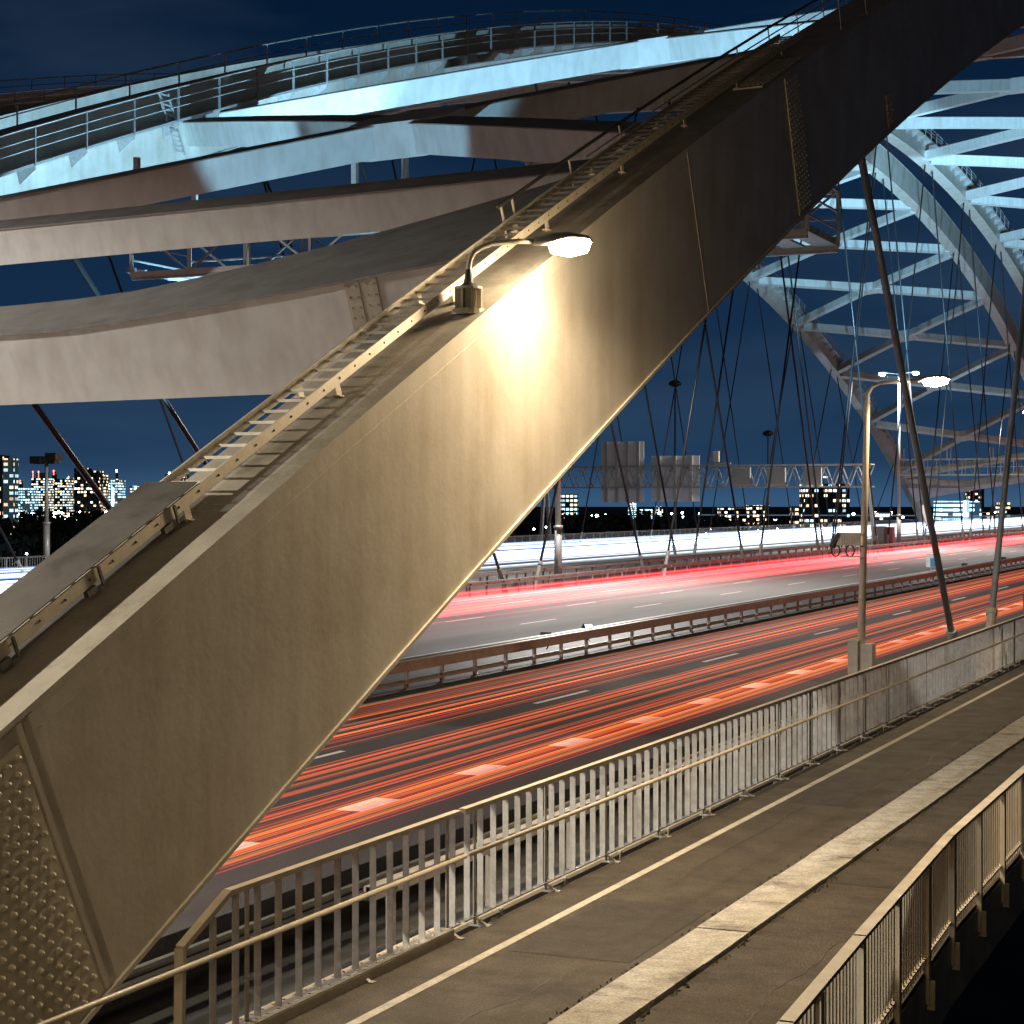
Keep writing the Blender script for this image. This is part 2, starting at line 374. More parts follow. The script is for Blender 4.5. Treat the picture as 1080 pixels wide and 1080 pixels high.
# ------------------------------------------------------------------ moss and dirt along the divider strip
mb = MB()
for k in range(900):
    Y = 9 + random.random() ** 1.4 * 34; q_ = random.random()
    if q_ < .75: x = -5.955 + abs(random.gauss(0, .03))
    else: x = -6.62 - abs(random.gauss(0, .015))
    if (math.sin(Y * 2.1) + math.sin(Y * 5.7 + 1)) < -.1 and q_ < .75: continue
    z = -.018 if q_ < .75 else .002; w_ = random.uniform(.006, .022); h_ = random.uniform(.008, .035); a = random.random() * 6.3
    c = Vector((x, Y, z)); v = Vector((math.cos(a), math.sin(a), 0)) * w_; u = Vector((-v.y, v.x, 0))
    mb.add([c - v - u, c + v - u, c + v + u, c - v + u, c + Vector((random.gauss(0, .01), random.gauss(0, .01), h_))], [(0, 1, 4), (1, 2, 4), (2, 3, 4), (3, 0, 4)])
o = mb.build('moss', surf('moss', (.05, .05, .028), (.03, .028, .018), rough=.9, bump=0), None, kind='stuff'); o['label'] = 'moss and dirt clumps along the edge of the pale divider strip'; o['category'] = 'moss'

# ------------------------------------------------------------------ near rib details
def RP(d, Y, n): return P(A1, A1, d, Y, n)
def rivet_plate(parent, Y0, Y1, dout, nrows, ncols, name='splice_plate', sgn=-1, top=False, n0=-1.28, n1=1.28, rr=.026, hh=.024, skipedge=False):
    mb = MB(); th = .022
    if not top:
        d1 = dout + sgn * 0; d2 = dout - th
        mb.hexa([RP(d1, Y0, n0), RP(d2, Y0, n0), RP(d2, Y1, n0), RP(d1, Y1, n0), RP(d1, Y0, n1), RP(d2, Y0, n1), RP(d2, Y1, n1), RP(d1, Y1, n1)])
        for i in range(nrows):
            for j in range(ncols):
                n = n0 + .09 + (n1 - n0 - .18) * i / (nrows - 1); Y = Y0 + (Y1 - Y0) * (.08 + .84 * j / (ncols - 1))
                Y += ((i % 2) - .5) * (Y1 - Y0) * .42 / ncols
                mb.dome(RP(d2, Y, n), (1, 0, 0), rr, hh, 8)
    else:
        d1, d2 = dout
        mb.hexa([RP(d1, Y0, HT + .002), RP(d2, Y0, HT + .002), RP(d2, Y1, HT + .002), RP(d1, Y1, HT + .002), RP(d1, Y0, HT + .03), RP(d2, Y0, HT + .03), RP(d2, Y1, HT + .03), RP(d1, Y1, HT + .03)])
        for i in range(nrows):
            for j in range(ncols):
                d = d1 + (d2 - d1) * (.06 + .88 * i / (nrows - 1)); Y = Y0 + (Y1 - Y0) * (.06 + .88 * j / (ncols - 1))
                ny, nz = A1.n(Y); mb.dome(RP(d, Y, HT + .03), (0, ny, nz), rr, hh, 8)
    return mb.build(name, M['rivet'], parent)
rivet_plate(ribA, 10.62, 11.72, 9.5, 20, 9, rr=.03, hh=.048, n1=1.16)
rivet_plate(ribA, 10.5, 11.5, (9.55, 10.55), 7, 6, top=True, rr=.024)
rivet_plate(ribA, 32.7, 33.5, 9.5, 26, 5, rr=.022)
rivet_plate(ribA, 31.6, 34.2, (9.56, 10.1), 6, 16, top=True, rr=.022)
rivet_plate(ribA, 39.9, 40.3, 9.5, 8, 3, rr=.026, n0=-1.25, n1=-.5)
mb = MB()                                                 # butt strips either side of the splice
for y in (11.76, 11.90):
    mb = MB(); mb.hexa([RP(9.5, y, -1.3), RP(9.484, y, -1.3), RP(9.484, y + .05, -1.3), RP(9.5, y + .05, -1.3), RP(9.5, y, 1.3), RP(9.484, y, 1.3), RP(9.484, y + .05, 1.3), RP(9.5, y + .05, 1.3)]); mb.build('weld_strip', M['rib'], ribA)
for y in (27.4,):
    mb = MB(); mb.hexa([RP(9.5, y, -1.3), RP(9.494, y, -1.3), RP(9.494, y + .03, -1.3), RP(9.5, y + .03, -1.3), RP(9.5, y, 1.3), RP(9.494, y, 1.3), RP(9.494, y + .03, 1.3), RP(9.5, y + .03, 1.3)]); mb.build('weld_strip', M['rib'], ribA)
for n in (1.12,):
    mb = MB(); mb.loft([[RP(9.5, 12 + i * 2.4, n), RP(9.494, 12 + i * 2.4, n + .004), RP(9.494, 12 + i * 2.4, n + .014), RP(9.5, 12 + i * 2.4, n + .018)] for i in range(40)]); mb.build('weld_seam', M['rib'], ribA)
# stencilled inspection mark on the rib
def stencil(txt, x, y, size):
    p = at(x, y, d=9.494)
    cu = bpy.data.curves.new('stencil_marking', 'FONT'); cu.body = txt; cu.size = size; cu.extrude = .001
    o = bpy.data.objects.new('stencil_marking', cu); col.objects.link(o)
    dg = bpy.context.evaluated_depsgraph_get(); me = bpy.data.meshes.new_from_object(o.evaluated_get(dg)); bpy.data.objects.remove(o)
    o = bpy.data.objects.new('stencil_marking', me); col.objects.link(o); me.materials.clear(); me.materials.append(M['stencil'])
    o.parent = ribA; o.matrix_local = Matrix.Translation(p - Vector(B1['_o'])) @ Matrix.Rotation(R(90), 4, 'Z') @ Matrix.Rotation(R(90), 4, 'X')
stencil('D-01', 521, 581, .085); stencil('T1', 521, 586.5, .06); stencil('1101', 521, 590.5, .06)

# ladder on top of the rib
lad = empty('ladder', RP(10.5, 14, HT), 'beige steel ladder lying along the top of the near arch rib', 'ladder')
LD0, LD1 = 10.05, 10.53
def strip(name, d, ya, yb, n0, n1, w, mat, parent, step=1.0, foldto=None):
    mb = MB(); secs = []; n = max(2, int((yb - ya) / step))
    for i in range(n + 1):
        Y = ya + (yb - ya) * i / n
        secs.append([RP(d - w / 2, Y, HT + n0), RP(d + w / 2, Y, HT + n0), RP(d + w / 2, Y, HT + n1), RP(d - w / 2, Y, HT + n1)])
    mb.loft(secs)
    if name == 'stringer' and d == LD0:
        Y = ya + .2
        while Y < yb: mb.dome(RP(d - .011, Y, HT + .19), (1, 0, 0), .014, .012, 6); mb.mi[-12:] = [1] * 12; Y += .33
    return mb.build(name, mat, parent)

s0 = strip('stringer', LD0, 8, 36, .13, .25, .022, [M['steel'], M['dark']], lad)
s1 = strip('stringer', LD1, 8, 36, .13, .25, .022, [M['steel'], M['dark']], lad)
Y = 9.9
while Y < 36:
    mb = MB(); a = RP(LD0, Y, HT + .19); b = RP(LD1, Y, HT + .19); mb.bar(a, b, .03, .03, (0, 0, 1)); mb.build('rung', M['steel'], lad); Y += .27
for Yf in [9.3, 12.1, 14.9, 17.7, 20.5, 23.3, 26.1, 28.9, 31.7, 34.5]:
    for d in (LD0 + (.03 if 0 else 0), LD1):
        mb = MB(); mb.bar(RP(d, Yf, HT), RP(d, Yf, HT + .16), .10, .014, (1, 0, 0)); mb.bar(RP(d - .05, Yf, HT + .006), RP(d + .05, Yf, HT + .006), .14, .012, (0, 0, 1))
        mb.build('leg', M['steel'], lad)
mb = MB(); secs = []                                      # climb guard plate over the lower rungs
for i in range(10):
    Y = 8 + (15.15 - 8) * i / 9
    secs.append([RP(LD0 - .0, Y, HT + .265), RP(LD1 + .12, Y, HT + .265), RP(LD1 + .12, Y, HT + .277), RP(LD0 - .0, Y, HT + .277)])
mb.loft(secs); mb.build('climb_guard', M['board'], lad)
Y = 8.9
while Y < 15:
    mb = MB(); mb.bar(RP(LD0 - .02, Y, HT + .10), RP(LD0 - .02, Y + .12, HT + .10), .05, .06); mb.bar(RP(LD0 - .03, Y + .22, HT + .07), RP(LD0 - .03, Y + .22, HT + .25), .03, .02, (1, 0, 0)); mb.build('clamp', M['dark'], lad); Y += 1.12
# hand rail on the rib above the ladder
hr = empty('handrail', RP(11.1, 22, HT), 'thin dark steel handrail climbing the top of the near arch rib', 'handrail')
def railrun(a, d, ya, yb, n, r, mat, parent, name='rail', step=2):
    mb = MB(); k = max(2, int((yb - ya) / step)); mb.tube([P(a, a, d, ya + (yb - ya) * i / k, n) for i in range(k + 1)], r, 6); return mb.build(name, mat, parent)
railrun(A1, 10.58, 23.0, 75, HT + .46, .026, M['dark'], hr); railrun(A1, 10.58, 26, 75, HT + .3, .014, M['galv'], hr)
railrun(A1, 10.58, 26, 75, HT + .15, .012, M['galv'], hr)
Y = 23.1; i = 0
while Y < 75:
    mb = MB(); mb.bar(RP(10.58, Y, HT), RP(10.58, Y, HT + .46), .012, .05, (0, 1, 0)); mb.build('post', M['steel'], hr); Y += 2.0 if i else .35; i += 1
railrun(A1, 9.6, 37, 75, HT + .9, .022, M['galv'], hr)
Y = 37.2
while Y < 75:
    mb = MB(); mb.bar(RP(9.6, Y, HT), RP(9.6, Y, HT + .9), .012, .05, (0, 1, 0)); mb.build('post', M['galv'], hr); Y += 2.1
# bent grab rail hoops above portal
mb = MB()
# ------------------------------------------------------------------ lamps
def cobra(root, base, tip_dir, L, mat, hs=1.0):
    """lamp head: tapered shell with a glowing bowl beneath. base = point where the arm ends"""
    t = Vector(tip_dir).normalized(); sd = t.cross(Vector((0, 0, 1))).normalized(); up = sd.cross(t)
    def sec(s_, w, zt, zb): c = base + t * (L * s_); return [c + sd * w * math.cos(a) + up * ((zt if math.sin(a) > 0 else zb) * abs(math.sin(a))) for a in [2 * math.pi * k / 12 for k in range(12)]]
    mb = MB(); mb.loft([sec(0, .05 * hs, .05 * hs, -.05 * hs), sec(.18, .08 * hs, .07 * hs, -.05 * hs), sec(.3, .14 * hs, .11 * hs, -.03 * hs), sec(.6, .16 * hs, .12 * hs, -.02 * hs), sec(.9, .12 * hs, .08 * hs, -.02 * hs), sec(1, .03 * hs, .02 * hs, -.01 * hs)])
    hd = mb.build('lamp_head', M['galv'], root, smooth=True)
    mb = MB(); mb.loft([sec(.27, .05 * hs, -.021 * hs, -.05 * hs), sec(.33, .14 * hs, .03 * hs, -.15 * hs), sec(.6, .178 * hs, .06 * hs, -.19 * hs), sec(.88, .135 * hs, .03 * hs, -.14 * hs), sec(.95, .04 * hs, -.022 * hs, -.04 * hs)])
    mb.build('lamp_glass', mat, hd, smooth=True)
    return base + t * L * .6
def light(name, loc, power, c, size=.15, target=None, spot=None, blend=.5, smooth=0):
    ld = bpy.data.lights.new(name, 'SPOT' if spot else 'POINT'); ld.energy = power; ld.color = c; ld.shadow_soft_size = size
    if spot: ld.spot_size = R(spot); ld.spot_blend = blend
    if smooth:
        ld.use_nodes = True; nt = ld.node_tree; e = nt.nodes['Emission']; f = nt.nodes.new('ShaderNodeLightFalloff'); f.inputs['Strength'].default_value = 1; f.inputs['Smooth'].default_value = smooth
        nt.links.new(f.outputs['Quadratic'], e.inputs['Strength'])
    o = bpy.data.objects.new(name, ld); col.objects.link(o); o.location = loc
    if target is not None: o.rotation_euler = (Vector(target) - Vector(loc)).to_track_quat('-Z', 'Y').to_euler()
    o['kind'] = 'structure'
    return o
WARM = (1, .715, .385)
rb_ = RP(9.72, 20.2, HT)
rl = empty('bracket_lamp', rb_, 'lit lamp on a curved arm bolted to the top of the near arch rib', 'street lamp')
mb = MB(); mb.tube([rb_ + Vector((0, 0, -.05)), rb_ + Vector((0, 0, .02))], .20, 16); mb.tube([rb_, rb_ + Vector((0, 0, .26))], .10, 16); mb.tube([rb_ + Vector((0, 0, .26)), rb_ + Vector((0, 0, .29))], .17, 16)
for k in range(8):
    a = k * math.pi / 4; v = Vector((math.cos(a), math.sin(a), 0)); mb.bar(rb_ + v * .14 + Vector((0, 0, .0)), rb_ + v * .14 + Vector((0, 0, .27)), .014, .07, v)
mb.build('base_bracket', M['steel'], rl)
mb = MB(); mb.tube([rb_ + Vector((0, 0, .28)), rb_ + Vector((0, 0, .34)), rb_ + Vector((0, 0, .5))], [.13, .06, .035], 12); mb.build('cone', M['dark'], rl)
arm = [rb_ + Vector((x * .69, x * .72, z)) for x, z in ((0, .3), (.0, .5), (.02, .62), (.07, .71), (.16, .77), (.3, .83), (.6, .87), (.84, .88))]
mb = MB(); mb.tube(arm, .032, 10); mb.build('arm', M['steel'], rl, smooth=True)
tip = cobra(rl, arm[-1], (.69, .72, .05), .8, M['lampglass'])
light('rib_lamp_light', tip + Vector((0, 0, -.26)), 6600, (1, .76, .47), .4, tip + Vector((0, 0, -10)), 178, .45, smooth=34)
light('rib_lamp_spill', tip + Vector((0, 0, -.2)), 800, WARM, .2, smooth=4)

def post_lamp(Y, d, label, group, lean=.3, on=600, heads=1, h=8.0):
    b = W(d, Y, 0); r = empty('street_lamp', b, label, 'street lamp', group)
    mb = MB(); mb.tube([b, b + Vector((lean * .6, 0, h - .6)), b + Vector((lean * .65, 0, h - .25)), b + Vector((lean * .65 + .12, 0, h - .06)), b + Vector((lean * .65 + .35, 0, h + .02)), b + Vector((lean * .65 + 1.15, 0, h + .06))], [.11, .075, .06, .05, .045, .045], 12)
    mb.build('pole', M['rail'], r, smooth=True)
    e = b + Vector((lean * .65 + 1.15, 0, h + .06)); t = cobra(r, e, (1, 0, .03), 1.0, M['lampglass'], 1.05)
    mb = MB(); mb.box(b.x - .28, b.x - .02, Y - .2, Y + .2, 0, 1.05); mb.box(b.x + .06, b.x + .36, Y - .2, Y + .2, 0, 1.0); mb.box(b.x - .3, b.x, Y - .22, Y + .22, 1.05, 1.09); mb.build('base_box', M['sleeve'], r)
    light('post_lamp_light', t + Vector((0, 0, -.3)), on, WARM, .12, t + Vector((.2, 0, -10)), 165, .4)
    return r
pl = post_lamp(46.6, 11.7, 'warm lit street lamp on a slim post beside the railing', 'street lamps along the cycle path', h=7.75, on=1500)
post_lamp(-7, 11.7, 'street lamp on a slim post behind the viewpoint', 'street lamps along the cycle path', on=2000)
post_lamp(74, 11.7, 'street lamp on a slim post far along the railing', 'street lamps along the cycle path')
# camera / sensor housing fixed to the lamp post
cb = at(905, 573, Y=46.6); hx = cb.x
cam_h = empty('sensor_box', Vector((hx - .1, 46.5, cb.z)), 'ribbed traffic sensor box with wire guard, clamped to the lit lamp post', 'sensor')
c0 = Vector((hx - .42, 46.5, cb.z))
mb = MB()
mb.hexa([c0 + Vector(v) for v in ((-.10, -.14, -.05), (.56, -.14, -.05), (.56, .14, -.05), (-.10, .14, -.05), (.0, -.14, .24), (.56, -.14, .24), (.56, .14, .24), (.0, .14, .24))])
for k in range(8): mb.box(c0.x + .03 + k * .065, c0.x + .055 + k * .065, 46.5 - .16, 46.5 - .141, cb.z - .03, cb.z + .2)
mb.build('housing', M['steel'], cam_h)
mb = MB(); mb.bar(c0 + Vector((-.24, 0, -.1)), c0 + Vector((-.02, 0, .26)), .34, .10, (-.8, 0, .5)); mb.build('hood', M['dark'], cam_h)
mb = MB(); mb.bar(c0 + Vector((-.08, 0, .26)), c0 + Vector((.58, 0, .26)), .34, .03); mb.bar(c0 + Vector((.0, -.1, -.34)), c0 + Vector((.58, -.1, -.34)), .04, .04); mb.build('top_plate', M['rail'], cam_h)
mb = MB()
for x in (-.12, .26):
    mb.tube([c0 + Vector((x + .11 * math.cos(a), -.1, -.19 + .15 * math.sin(a))) for a in [i * math.pi / 8 for i in range(17)]], .022, 6)
mb.build('wire_guard', M['dark'], cam_h)

# tall masts on the far side of the near bridge
def mast(Y, d, h, label, on, heads, lit=True):
    b = W(d, Y, 0); r = empty('lamp_mast', b, label, 'lamp mast', 'tall lamp masts')
    mb = MB(); mb.tube([b, b + Vector((0, 0, 3.2))], .22, 12); mb.tube([b + Vector((0, 0, 3.2)), b + Vector((0, 0, 3.35))], .27, 12); mb.tube([b + Vector((0, 0, 3.35)), b + Vector((0, 0, h))], [.16, .10], 12); mb.build('pole', M['galv'], r, smooth=True)
    for s_ in (-1, 1):
        mb = MB(); mb.bar(b + Vector((0, 0, h - .1)), b + Vector((s_ * 1.1, 0, h + .05)), .07, .07); mb.build('arm', M['galv'], r)
        if heads == 'box':
            mb = MB(); mb.box(b.x + s_ * .2, b.x + s_ * 1.05, Y - .4, Y + .4, h + .02 + .1 * s_, h + .5 + .1 * s_); mb.box(b.x + s_ * .3, b.x + s_ * .9, Y - .3, Y + .3, h - .1, h + .01 + .1 * s_); mb.build('lamp_head', M['dark'], r)
        else: cobra(r, b + Vector((s_ * 1.1, 0, h + .05)), (s_, 0, 0), .9, M['lampglass_far'], 1.5)
    if on:
        light('mast_light', b + Vector((1.6, -1.2, h - .6)), on, (1, .95, .88), .3, b, 172, .3)
    return r
mast(91.7, 39.9, 16.8, 'tall double armed lamp mast standing where rib edge meets the white streaks', 34000, 'cobra')
mast(177, 40.6, 17.2, 'tall grey lamp mast with two small lit heads beside the bright lamp', 34000, 'cobra')
mast(14, 42.2, 16.8, 'tall double armed lamp mast left of the picture', 34000, 'cobra')
mast(262, 40.6, 17.2, 'tall lamp mast far down the bridge', 34000, 'cobra')
mast(93.8, 77.0, 7.2, 'grey mast with two dark floodlight boxes before the city skyline', 0, 'box')
for (x, y, dd, ll) in ((712, 408, 82, 'thin mast with round dark head rising above the right sign panel'), (810, 460, 84, 'thin mast with round dark head right of the sign gantry boxes')):
    p = at(x, y, d=dd); r = empty('slim_mast', (p.x, p.y, -2), ll, 'mast', 'slim dark masts')
    mb = MB(); mb.tube([(p.x, p.y, -2), tuple(p)], [.2, .1], 8); mb.build('pole', M['dark'], r)
    mb = MB(); mb.tube([p, p + Vector((0, 0, .25)), p + Vector((0, 0, .6)), p + Vector((0, 0, .9))], [.3, .85, .85, .3], 12); mb.build('mast_head', M['dark'], r)

# ------------------------------------------------------------------ decks, roads, path (setting)
def sheet(name, d0, d1, y0, y1, z, mat, thick=None):
    mb = MB()
    if thick: mb.box(-d1, -d0, y0, y1, z - thick, z)
    else: mb.add([(-d1, y0, z), (-d0, y0, z), (-d0, y1, z), (-d1, y1, z)], [(0, 1, 2, 3)])
    return mb.build(name, mat, None, kind='structure')
YE = 900
sheet('road_near', 11.75, 21.2, -60, YE, 0, M['asphalt'], 1.2)
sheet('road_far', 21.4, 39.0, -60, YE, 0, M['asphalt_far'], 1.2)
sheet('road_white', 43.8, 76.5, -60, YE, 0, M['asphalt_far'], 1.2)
sheet('deck_edge', 8.78, 11.45, -60, YE, -.42, M['dark'], .6)
sheet('deck_edge', 39.0, 41.2, -60, YE, -.05, M['dark'], 1.0)
sheet('cycle_path', 6.6, 8.78, -60, YE, 0, M['path'], .5)
sheet('kerb', 11.45, 11.75, -60, YE, .1, M['asphalt'], .8)
# concrete divider strip, slabs with slightly open joints
mb = MB(); Y = -20; secs = []
while Y < 330:
    L = 1.48; j = random.uniform(-.008, .008); e = random.uniform(0, .012)
    mb.hexa([(-6.6 + .003, Y, -.3), (-5.97 + e, Y, -.3), (-5.97 + e, Y + L, -.3), (-6.6 + .003, Y + L, -.3), (-6.6 + .003, Y, .008 + j), (-6.0 + e, Y, .02 + j), (-6.0 + e, Y + L, .02 + j), (-6.6 + .003, Y + L, .008 + j)]); Y += 1.5 if Y < 120 else 1.5
mb.build('kerb_strip', M['kerb'], None, kind='structure')
OP = [(-40, 3.3), (0, 3.3), (9, 3.45), (12.3, 3.61), (15.0, 3.77), (19.9, 4.02), (25.3, 4.09), (330, 4.12)]
def od(Y):
    for (a, da), (b, db) in zip(OP, OP[1:]):
        if a <= Y <= b: return da + (db - da) * (Y - a) / (b - a)
    return 4.1
mb = MB(); ys = [p[0] for p in OP]; top = []; secs = []
for Y in ys: secs.append([(-od(Y), Y, -.42), (-5.965, Y, -.42), (-5.965, Y, -.02), (-od(Y), Y, -.02)])
mb.loft(secs); mb.build('footpath', M['foot'], None, kind='structure')
mb = MB()
def dash(d, w, y0, y1, z=.004): mb.add([(-d - w / 2, y0, z), (-d + w / 2, y0, z), (-d + w / 2, y1, z), (-d - w / 2, y1, z)], [(0, 1, 2, 3)])
dash(20.75, .17, -60, 700); dash(25.85, .17, -60, 700); dash(38.2, .17, -60, 700)
Yb = 13.9 * (K / (VX - 601.7) - TAN)
for k in range(-12, 130): dash(13.9, .46, Yb + 4 * k - .62, Yb + 4 * k + .62)
Yl = 17.3 * (K / (VX - 593) - TAN)
for k in range(-5, 45): dash(17.3, .14, Yl + 12 * k - 1.6, Yl + 12 * k + 1.6)
Yl = 28.7 * (K / (VX - 573) - TAN)
for dd in (28.9, 32.1, 35.4):
    for k in range(-8, 45): dash(dd, .14, Yl + 12 * k - 1.7, Yl + 12 * k + 1.7)
for dd in (47.5, 50.9, 54.3, 57.7, 61.1, 64.5):
    for k in range(-8, 50): dash(dd, .15, 12 * k - 1.7, 12 * k + 1.7)
dash(45.0, .2, -60, 800); dash(75.5, .2, -60, 800)
mb.build('road_markings', M['mark'], None, kind='structure')
mb = MB(); dash(8.2, .11, -40, 400); mb.build('path_line', M['line'], None, kind='structure')
# recess beside the railing: stringers, pipes, riveted edge beam
mb = MB(); mb.box(-8.78 - .12, -8.785, -40, 17.4, -.3, .10); mb.box(-9.02, -8.79, -40, 17.4, .10, .115)
for k in range(70):
    Y = 5 + k * .18
    if Y > 17.3: break
    mb.dome((-8.86, Y, .115), (0, 0, 1), .018, .016, 6)
    mb.dome((-8.97, Y + .09, .115), (0, 0, 1), .018, .016, 6)
mb.build('edge_beam', M['rail'], None, kind='structure')
mb = MB()
for (d, z, r) in ((9.15, -.1, .05), (9.35, -.22, .07), (11.1, .0, .05), (11.25, -.2, .06)): mb.tube([(-d, 4, z), (-d, 340, z)], r, 8)
for k in range(180):
    Y = 5 + k * 1.9; mb.box(-9.22, -9.08, Y + .9, Y + .96, -.4, -.06)
tag(mb.build('pipes', M['sleeve'], None), 'bundle of service pipes running in the dark gap behind the tall slatted railing', 'pipes')
# guard rail behind the railing (seen between the slats)
def guardrail(d, y0, y1, zt, h, pstep, label, two=0, post_h=None, mat=None, group=None, nparts=95, postmat=None, base=0, mid=0):
    r = empty('guard_rail', W(d, y0, base), label, 'guard rail', group); mat = mat or M['barrier']
    mb = MB(); w = .04
    for off in ([-.16, .16] if two else [0]):
        mb.box(-d + off - w, -d + off + w, y0, y1, zt - h, zt); mb.box(-d + off - w - .03, -d + off + w + .03, y0, y1, zt - .06, zt - .0001 + .004); mb.box(-d + off - w - .03, -d + off + w + .03, y0, y1, zt - h - .004, zt - h + .06)
        if mid: mb.box(-d + off - .02, -d + off + .02, y0, y1, mid, mid + .06)
    mb.build('rail', mat, r)
    Y = y0 + .5; i = 0; rest = MB()
    while Y < y1:
        m_ = MB() if i < nparts else rest
        m_.box(-d - .05, -d + .05, Y - .03, Y + .03, base, zt - h * .5); m_.box(-d - .12, -d + .12, Y - .05, Y + .05, zt - h * .7, zt - h * .3)
        if i < nparts: m_.build('post', postmat or mat, r)
        Y += pstep; i += 1
    if rest.v: rest.build('posts', postmat or mat, r, kind='stuff')
    return r
guardrail(9.95, 17.6, 300, .42, .14, 2.6, 'low guard rail half hidden behind the slatted railing', base=-.42, nparts=60)
guardrail(21.55, 20, 520, .74, .26, 1.95, 'double guard rail between the orange and the pink lit carriageways', two=1, nparts=95, postmat=M['barrier'], mid=.16)
sheet('median', 21.2, 25.3, -60, YE, .02, M['dark'], .02)
guardrail(39.25, 20, 520, .72, .22, 1.9, 'grey guard rail along the foot of the far hangers beside pink streaks', nparts=95, mid=.2)
guardrail(41.15, 20, 520, .9, .12, 2.4, 'thin rail behind the far hangers along the gap between bridges', nparts=60, mid=.45)
guardrail(43.9, 20, 520, .75, .26, 2.4, 'guard rail on the near edge of the white lit road', nparts=60)
r = guardrail(77.0, 40, 620, 1.15, .08, 1.9, 'light grey edge railing beyond the white streaks', nparts=95, mid=.3)
mb = MB()
for k in range(2400):
    Y = 60 + k * .24; mb.box(-77.01, -76.99, Y, Y + .04, .1, 1.1)
mb.build('bars', M['galv'], r)

# ------------------------------------------------------------------ inner railing of slats
def slat_railing(y0, y1, label, bend=False):
    d = 8.9; r = empty('slatted_railing', W(d, y0, 0), label, 'railing', 'slatted steel railings beside the road')
    mb = MB(); pts = [(-d, y0, 1.31), (-d, y1, 1.31)]
    if bend: pts = [(-d, y0 - .72, .05), (-d, y0 - .70, .98), (-d, y0, 1.31), (-d, y1, 1.31)]
    for a, b in zip(pts, pts[1:]): mb.bar(a, b, .085, .05)
    mb.build('top_rail', M['rail'], r)
    mb = MB(); mb.tube([(-d + .09, y0 - (9 if bend else 0), .84), (-d + .09, y1, .84)], .026, 10); mb.build('mid_rail', M['rail'], r, smooth=True)
    mb = MB(); mb.box(-d - .03, -d + .03, y0, y1, .085, .10); mb.build('bottom_rail', M['galv'], r)
    Y = y0 + .12 - (.35 if bend else 0); n = 0; mb = MB(); cs, sn = math.cos(R(7)), -math.sin(R(7))
    while Y < y1 - .05:
        hw = .039
        jx = random.uniform(-.004, .004); lt = 1.285 if Y > y0 else 1.15
        v = Vector((cs * hw, sn * hw, 0)); t_ = Vector((-sn * .004, cs * .004, 0)); c = Vector((-d + jx, Y, 0))
        p = [c - v - t_, c + v - t_, c + v + t_, c - v + t_]
        mb.hexa([q + Vector((0, 0, .10)) for q in p] + [q + Vector((0, 0, lt)) for q in p])
        Y += .35 if Y < 17.6 else .33
    mb.build('slats', M['slat'], r)
    Y = y0 + .3; rest = MB(); i = 0
    while Y < y1:
        m_ = MB() if i < 70 else rest
        m_.box(-d - .006, -d + .006, Y - .03, Y + .03, 0, 1.285); m_.box(-d + .02, -d + .10, Y - .012, Y + .012, .80, .86)
        m_.bar((-d, Y, .09), (-d + .16, Y, .0), .05, .014); m_.box(-d - .05, -d + .2, Y - .04, Y + .04, -.01, .012)
        if i < 70: m_.build('post', M['galv'], r)
        Y += 1.95; i += 1
    if rest.v: rest.build('posts', M['galv'], r, kind='stuff')
slat_railing(13.25, 17.72, 'short end piece of the slatted railing, its top rail bent down at the rib foot', True)
slat_railing(17.82, 330, 'long grey slatted railing running away beside the cycle path')
# ------------------------------------------------------------------ outer railing
orr = empty('barred_railing', W(3.8, 8, 0), 'beige barred railing on the outer edge of the footpath above black water', 'railing')
ys = [0, 9, 12.3, 15.0, 19.9, 25.3] + [30 + 10 * i for i in range(30)]
mb = MB()
for a, b in zip(ys, ys[1:]): mb.bar((-od(a), a - .02, 1.06), (-od(b), b + .02, 1.06), .11, .035)
mb.build('top_rail', M['rail'], orr)
mb = MB()
for a, b in zip(ys, ys[1:]): mb.bar((-od(a), a, .12), (-od(b), b, .12), .05, .02)
mb.build('bottom_rail', M['rail'], orr)
mb = MB(); Y = 4
while Y < 90:
    mb.bar((-od(Y), Y, .02), (-od(Y), Y, 1.045), .03, .012, (1, 0, 0)); Y += .135
mb.build('bars', M['rail'], orr)
Y = 8.2; rest = MB(); i = 0
while Y < 200:
    m_ = MB() if i < 40 else rest; x = -od(Y)
    m_.bar((x + .03, Y, -.34), (x + .03, Y, 1.045), .06, .10, (0, 1, 0)); m_.box(x + .03, x + .11, Y - .006, Y + .006, -.4, -.1)
    if i < 40: m_.build('post', M['rail'], orr)
    Y += 1.68; i += 1
rest.build('posts', M['rail'], orr, kind='stuff')
mb = MB()
for a, b in zip(ys, ys[1:]): mb.hexa([(-od(a) + .0, a, -.8), (-od(a) + .02, a, -.8), (-od(b) + .02, b, -.8), (-od(b), b, -.8), (-od(a), a, -.08), (-od(a) + .02, a, -.08), (-od(b) + .02, b, -.08), (-od(b), b, -.08)])
mb.build('deck_fascia', M['girder'], None, kind='structure')

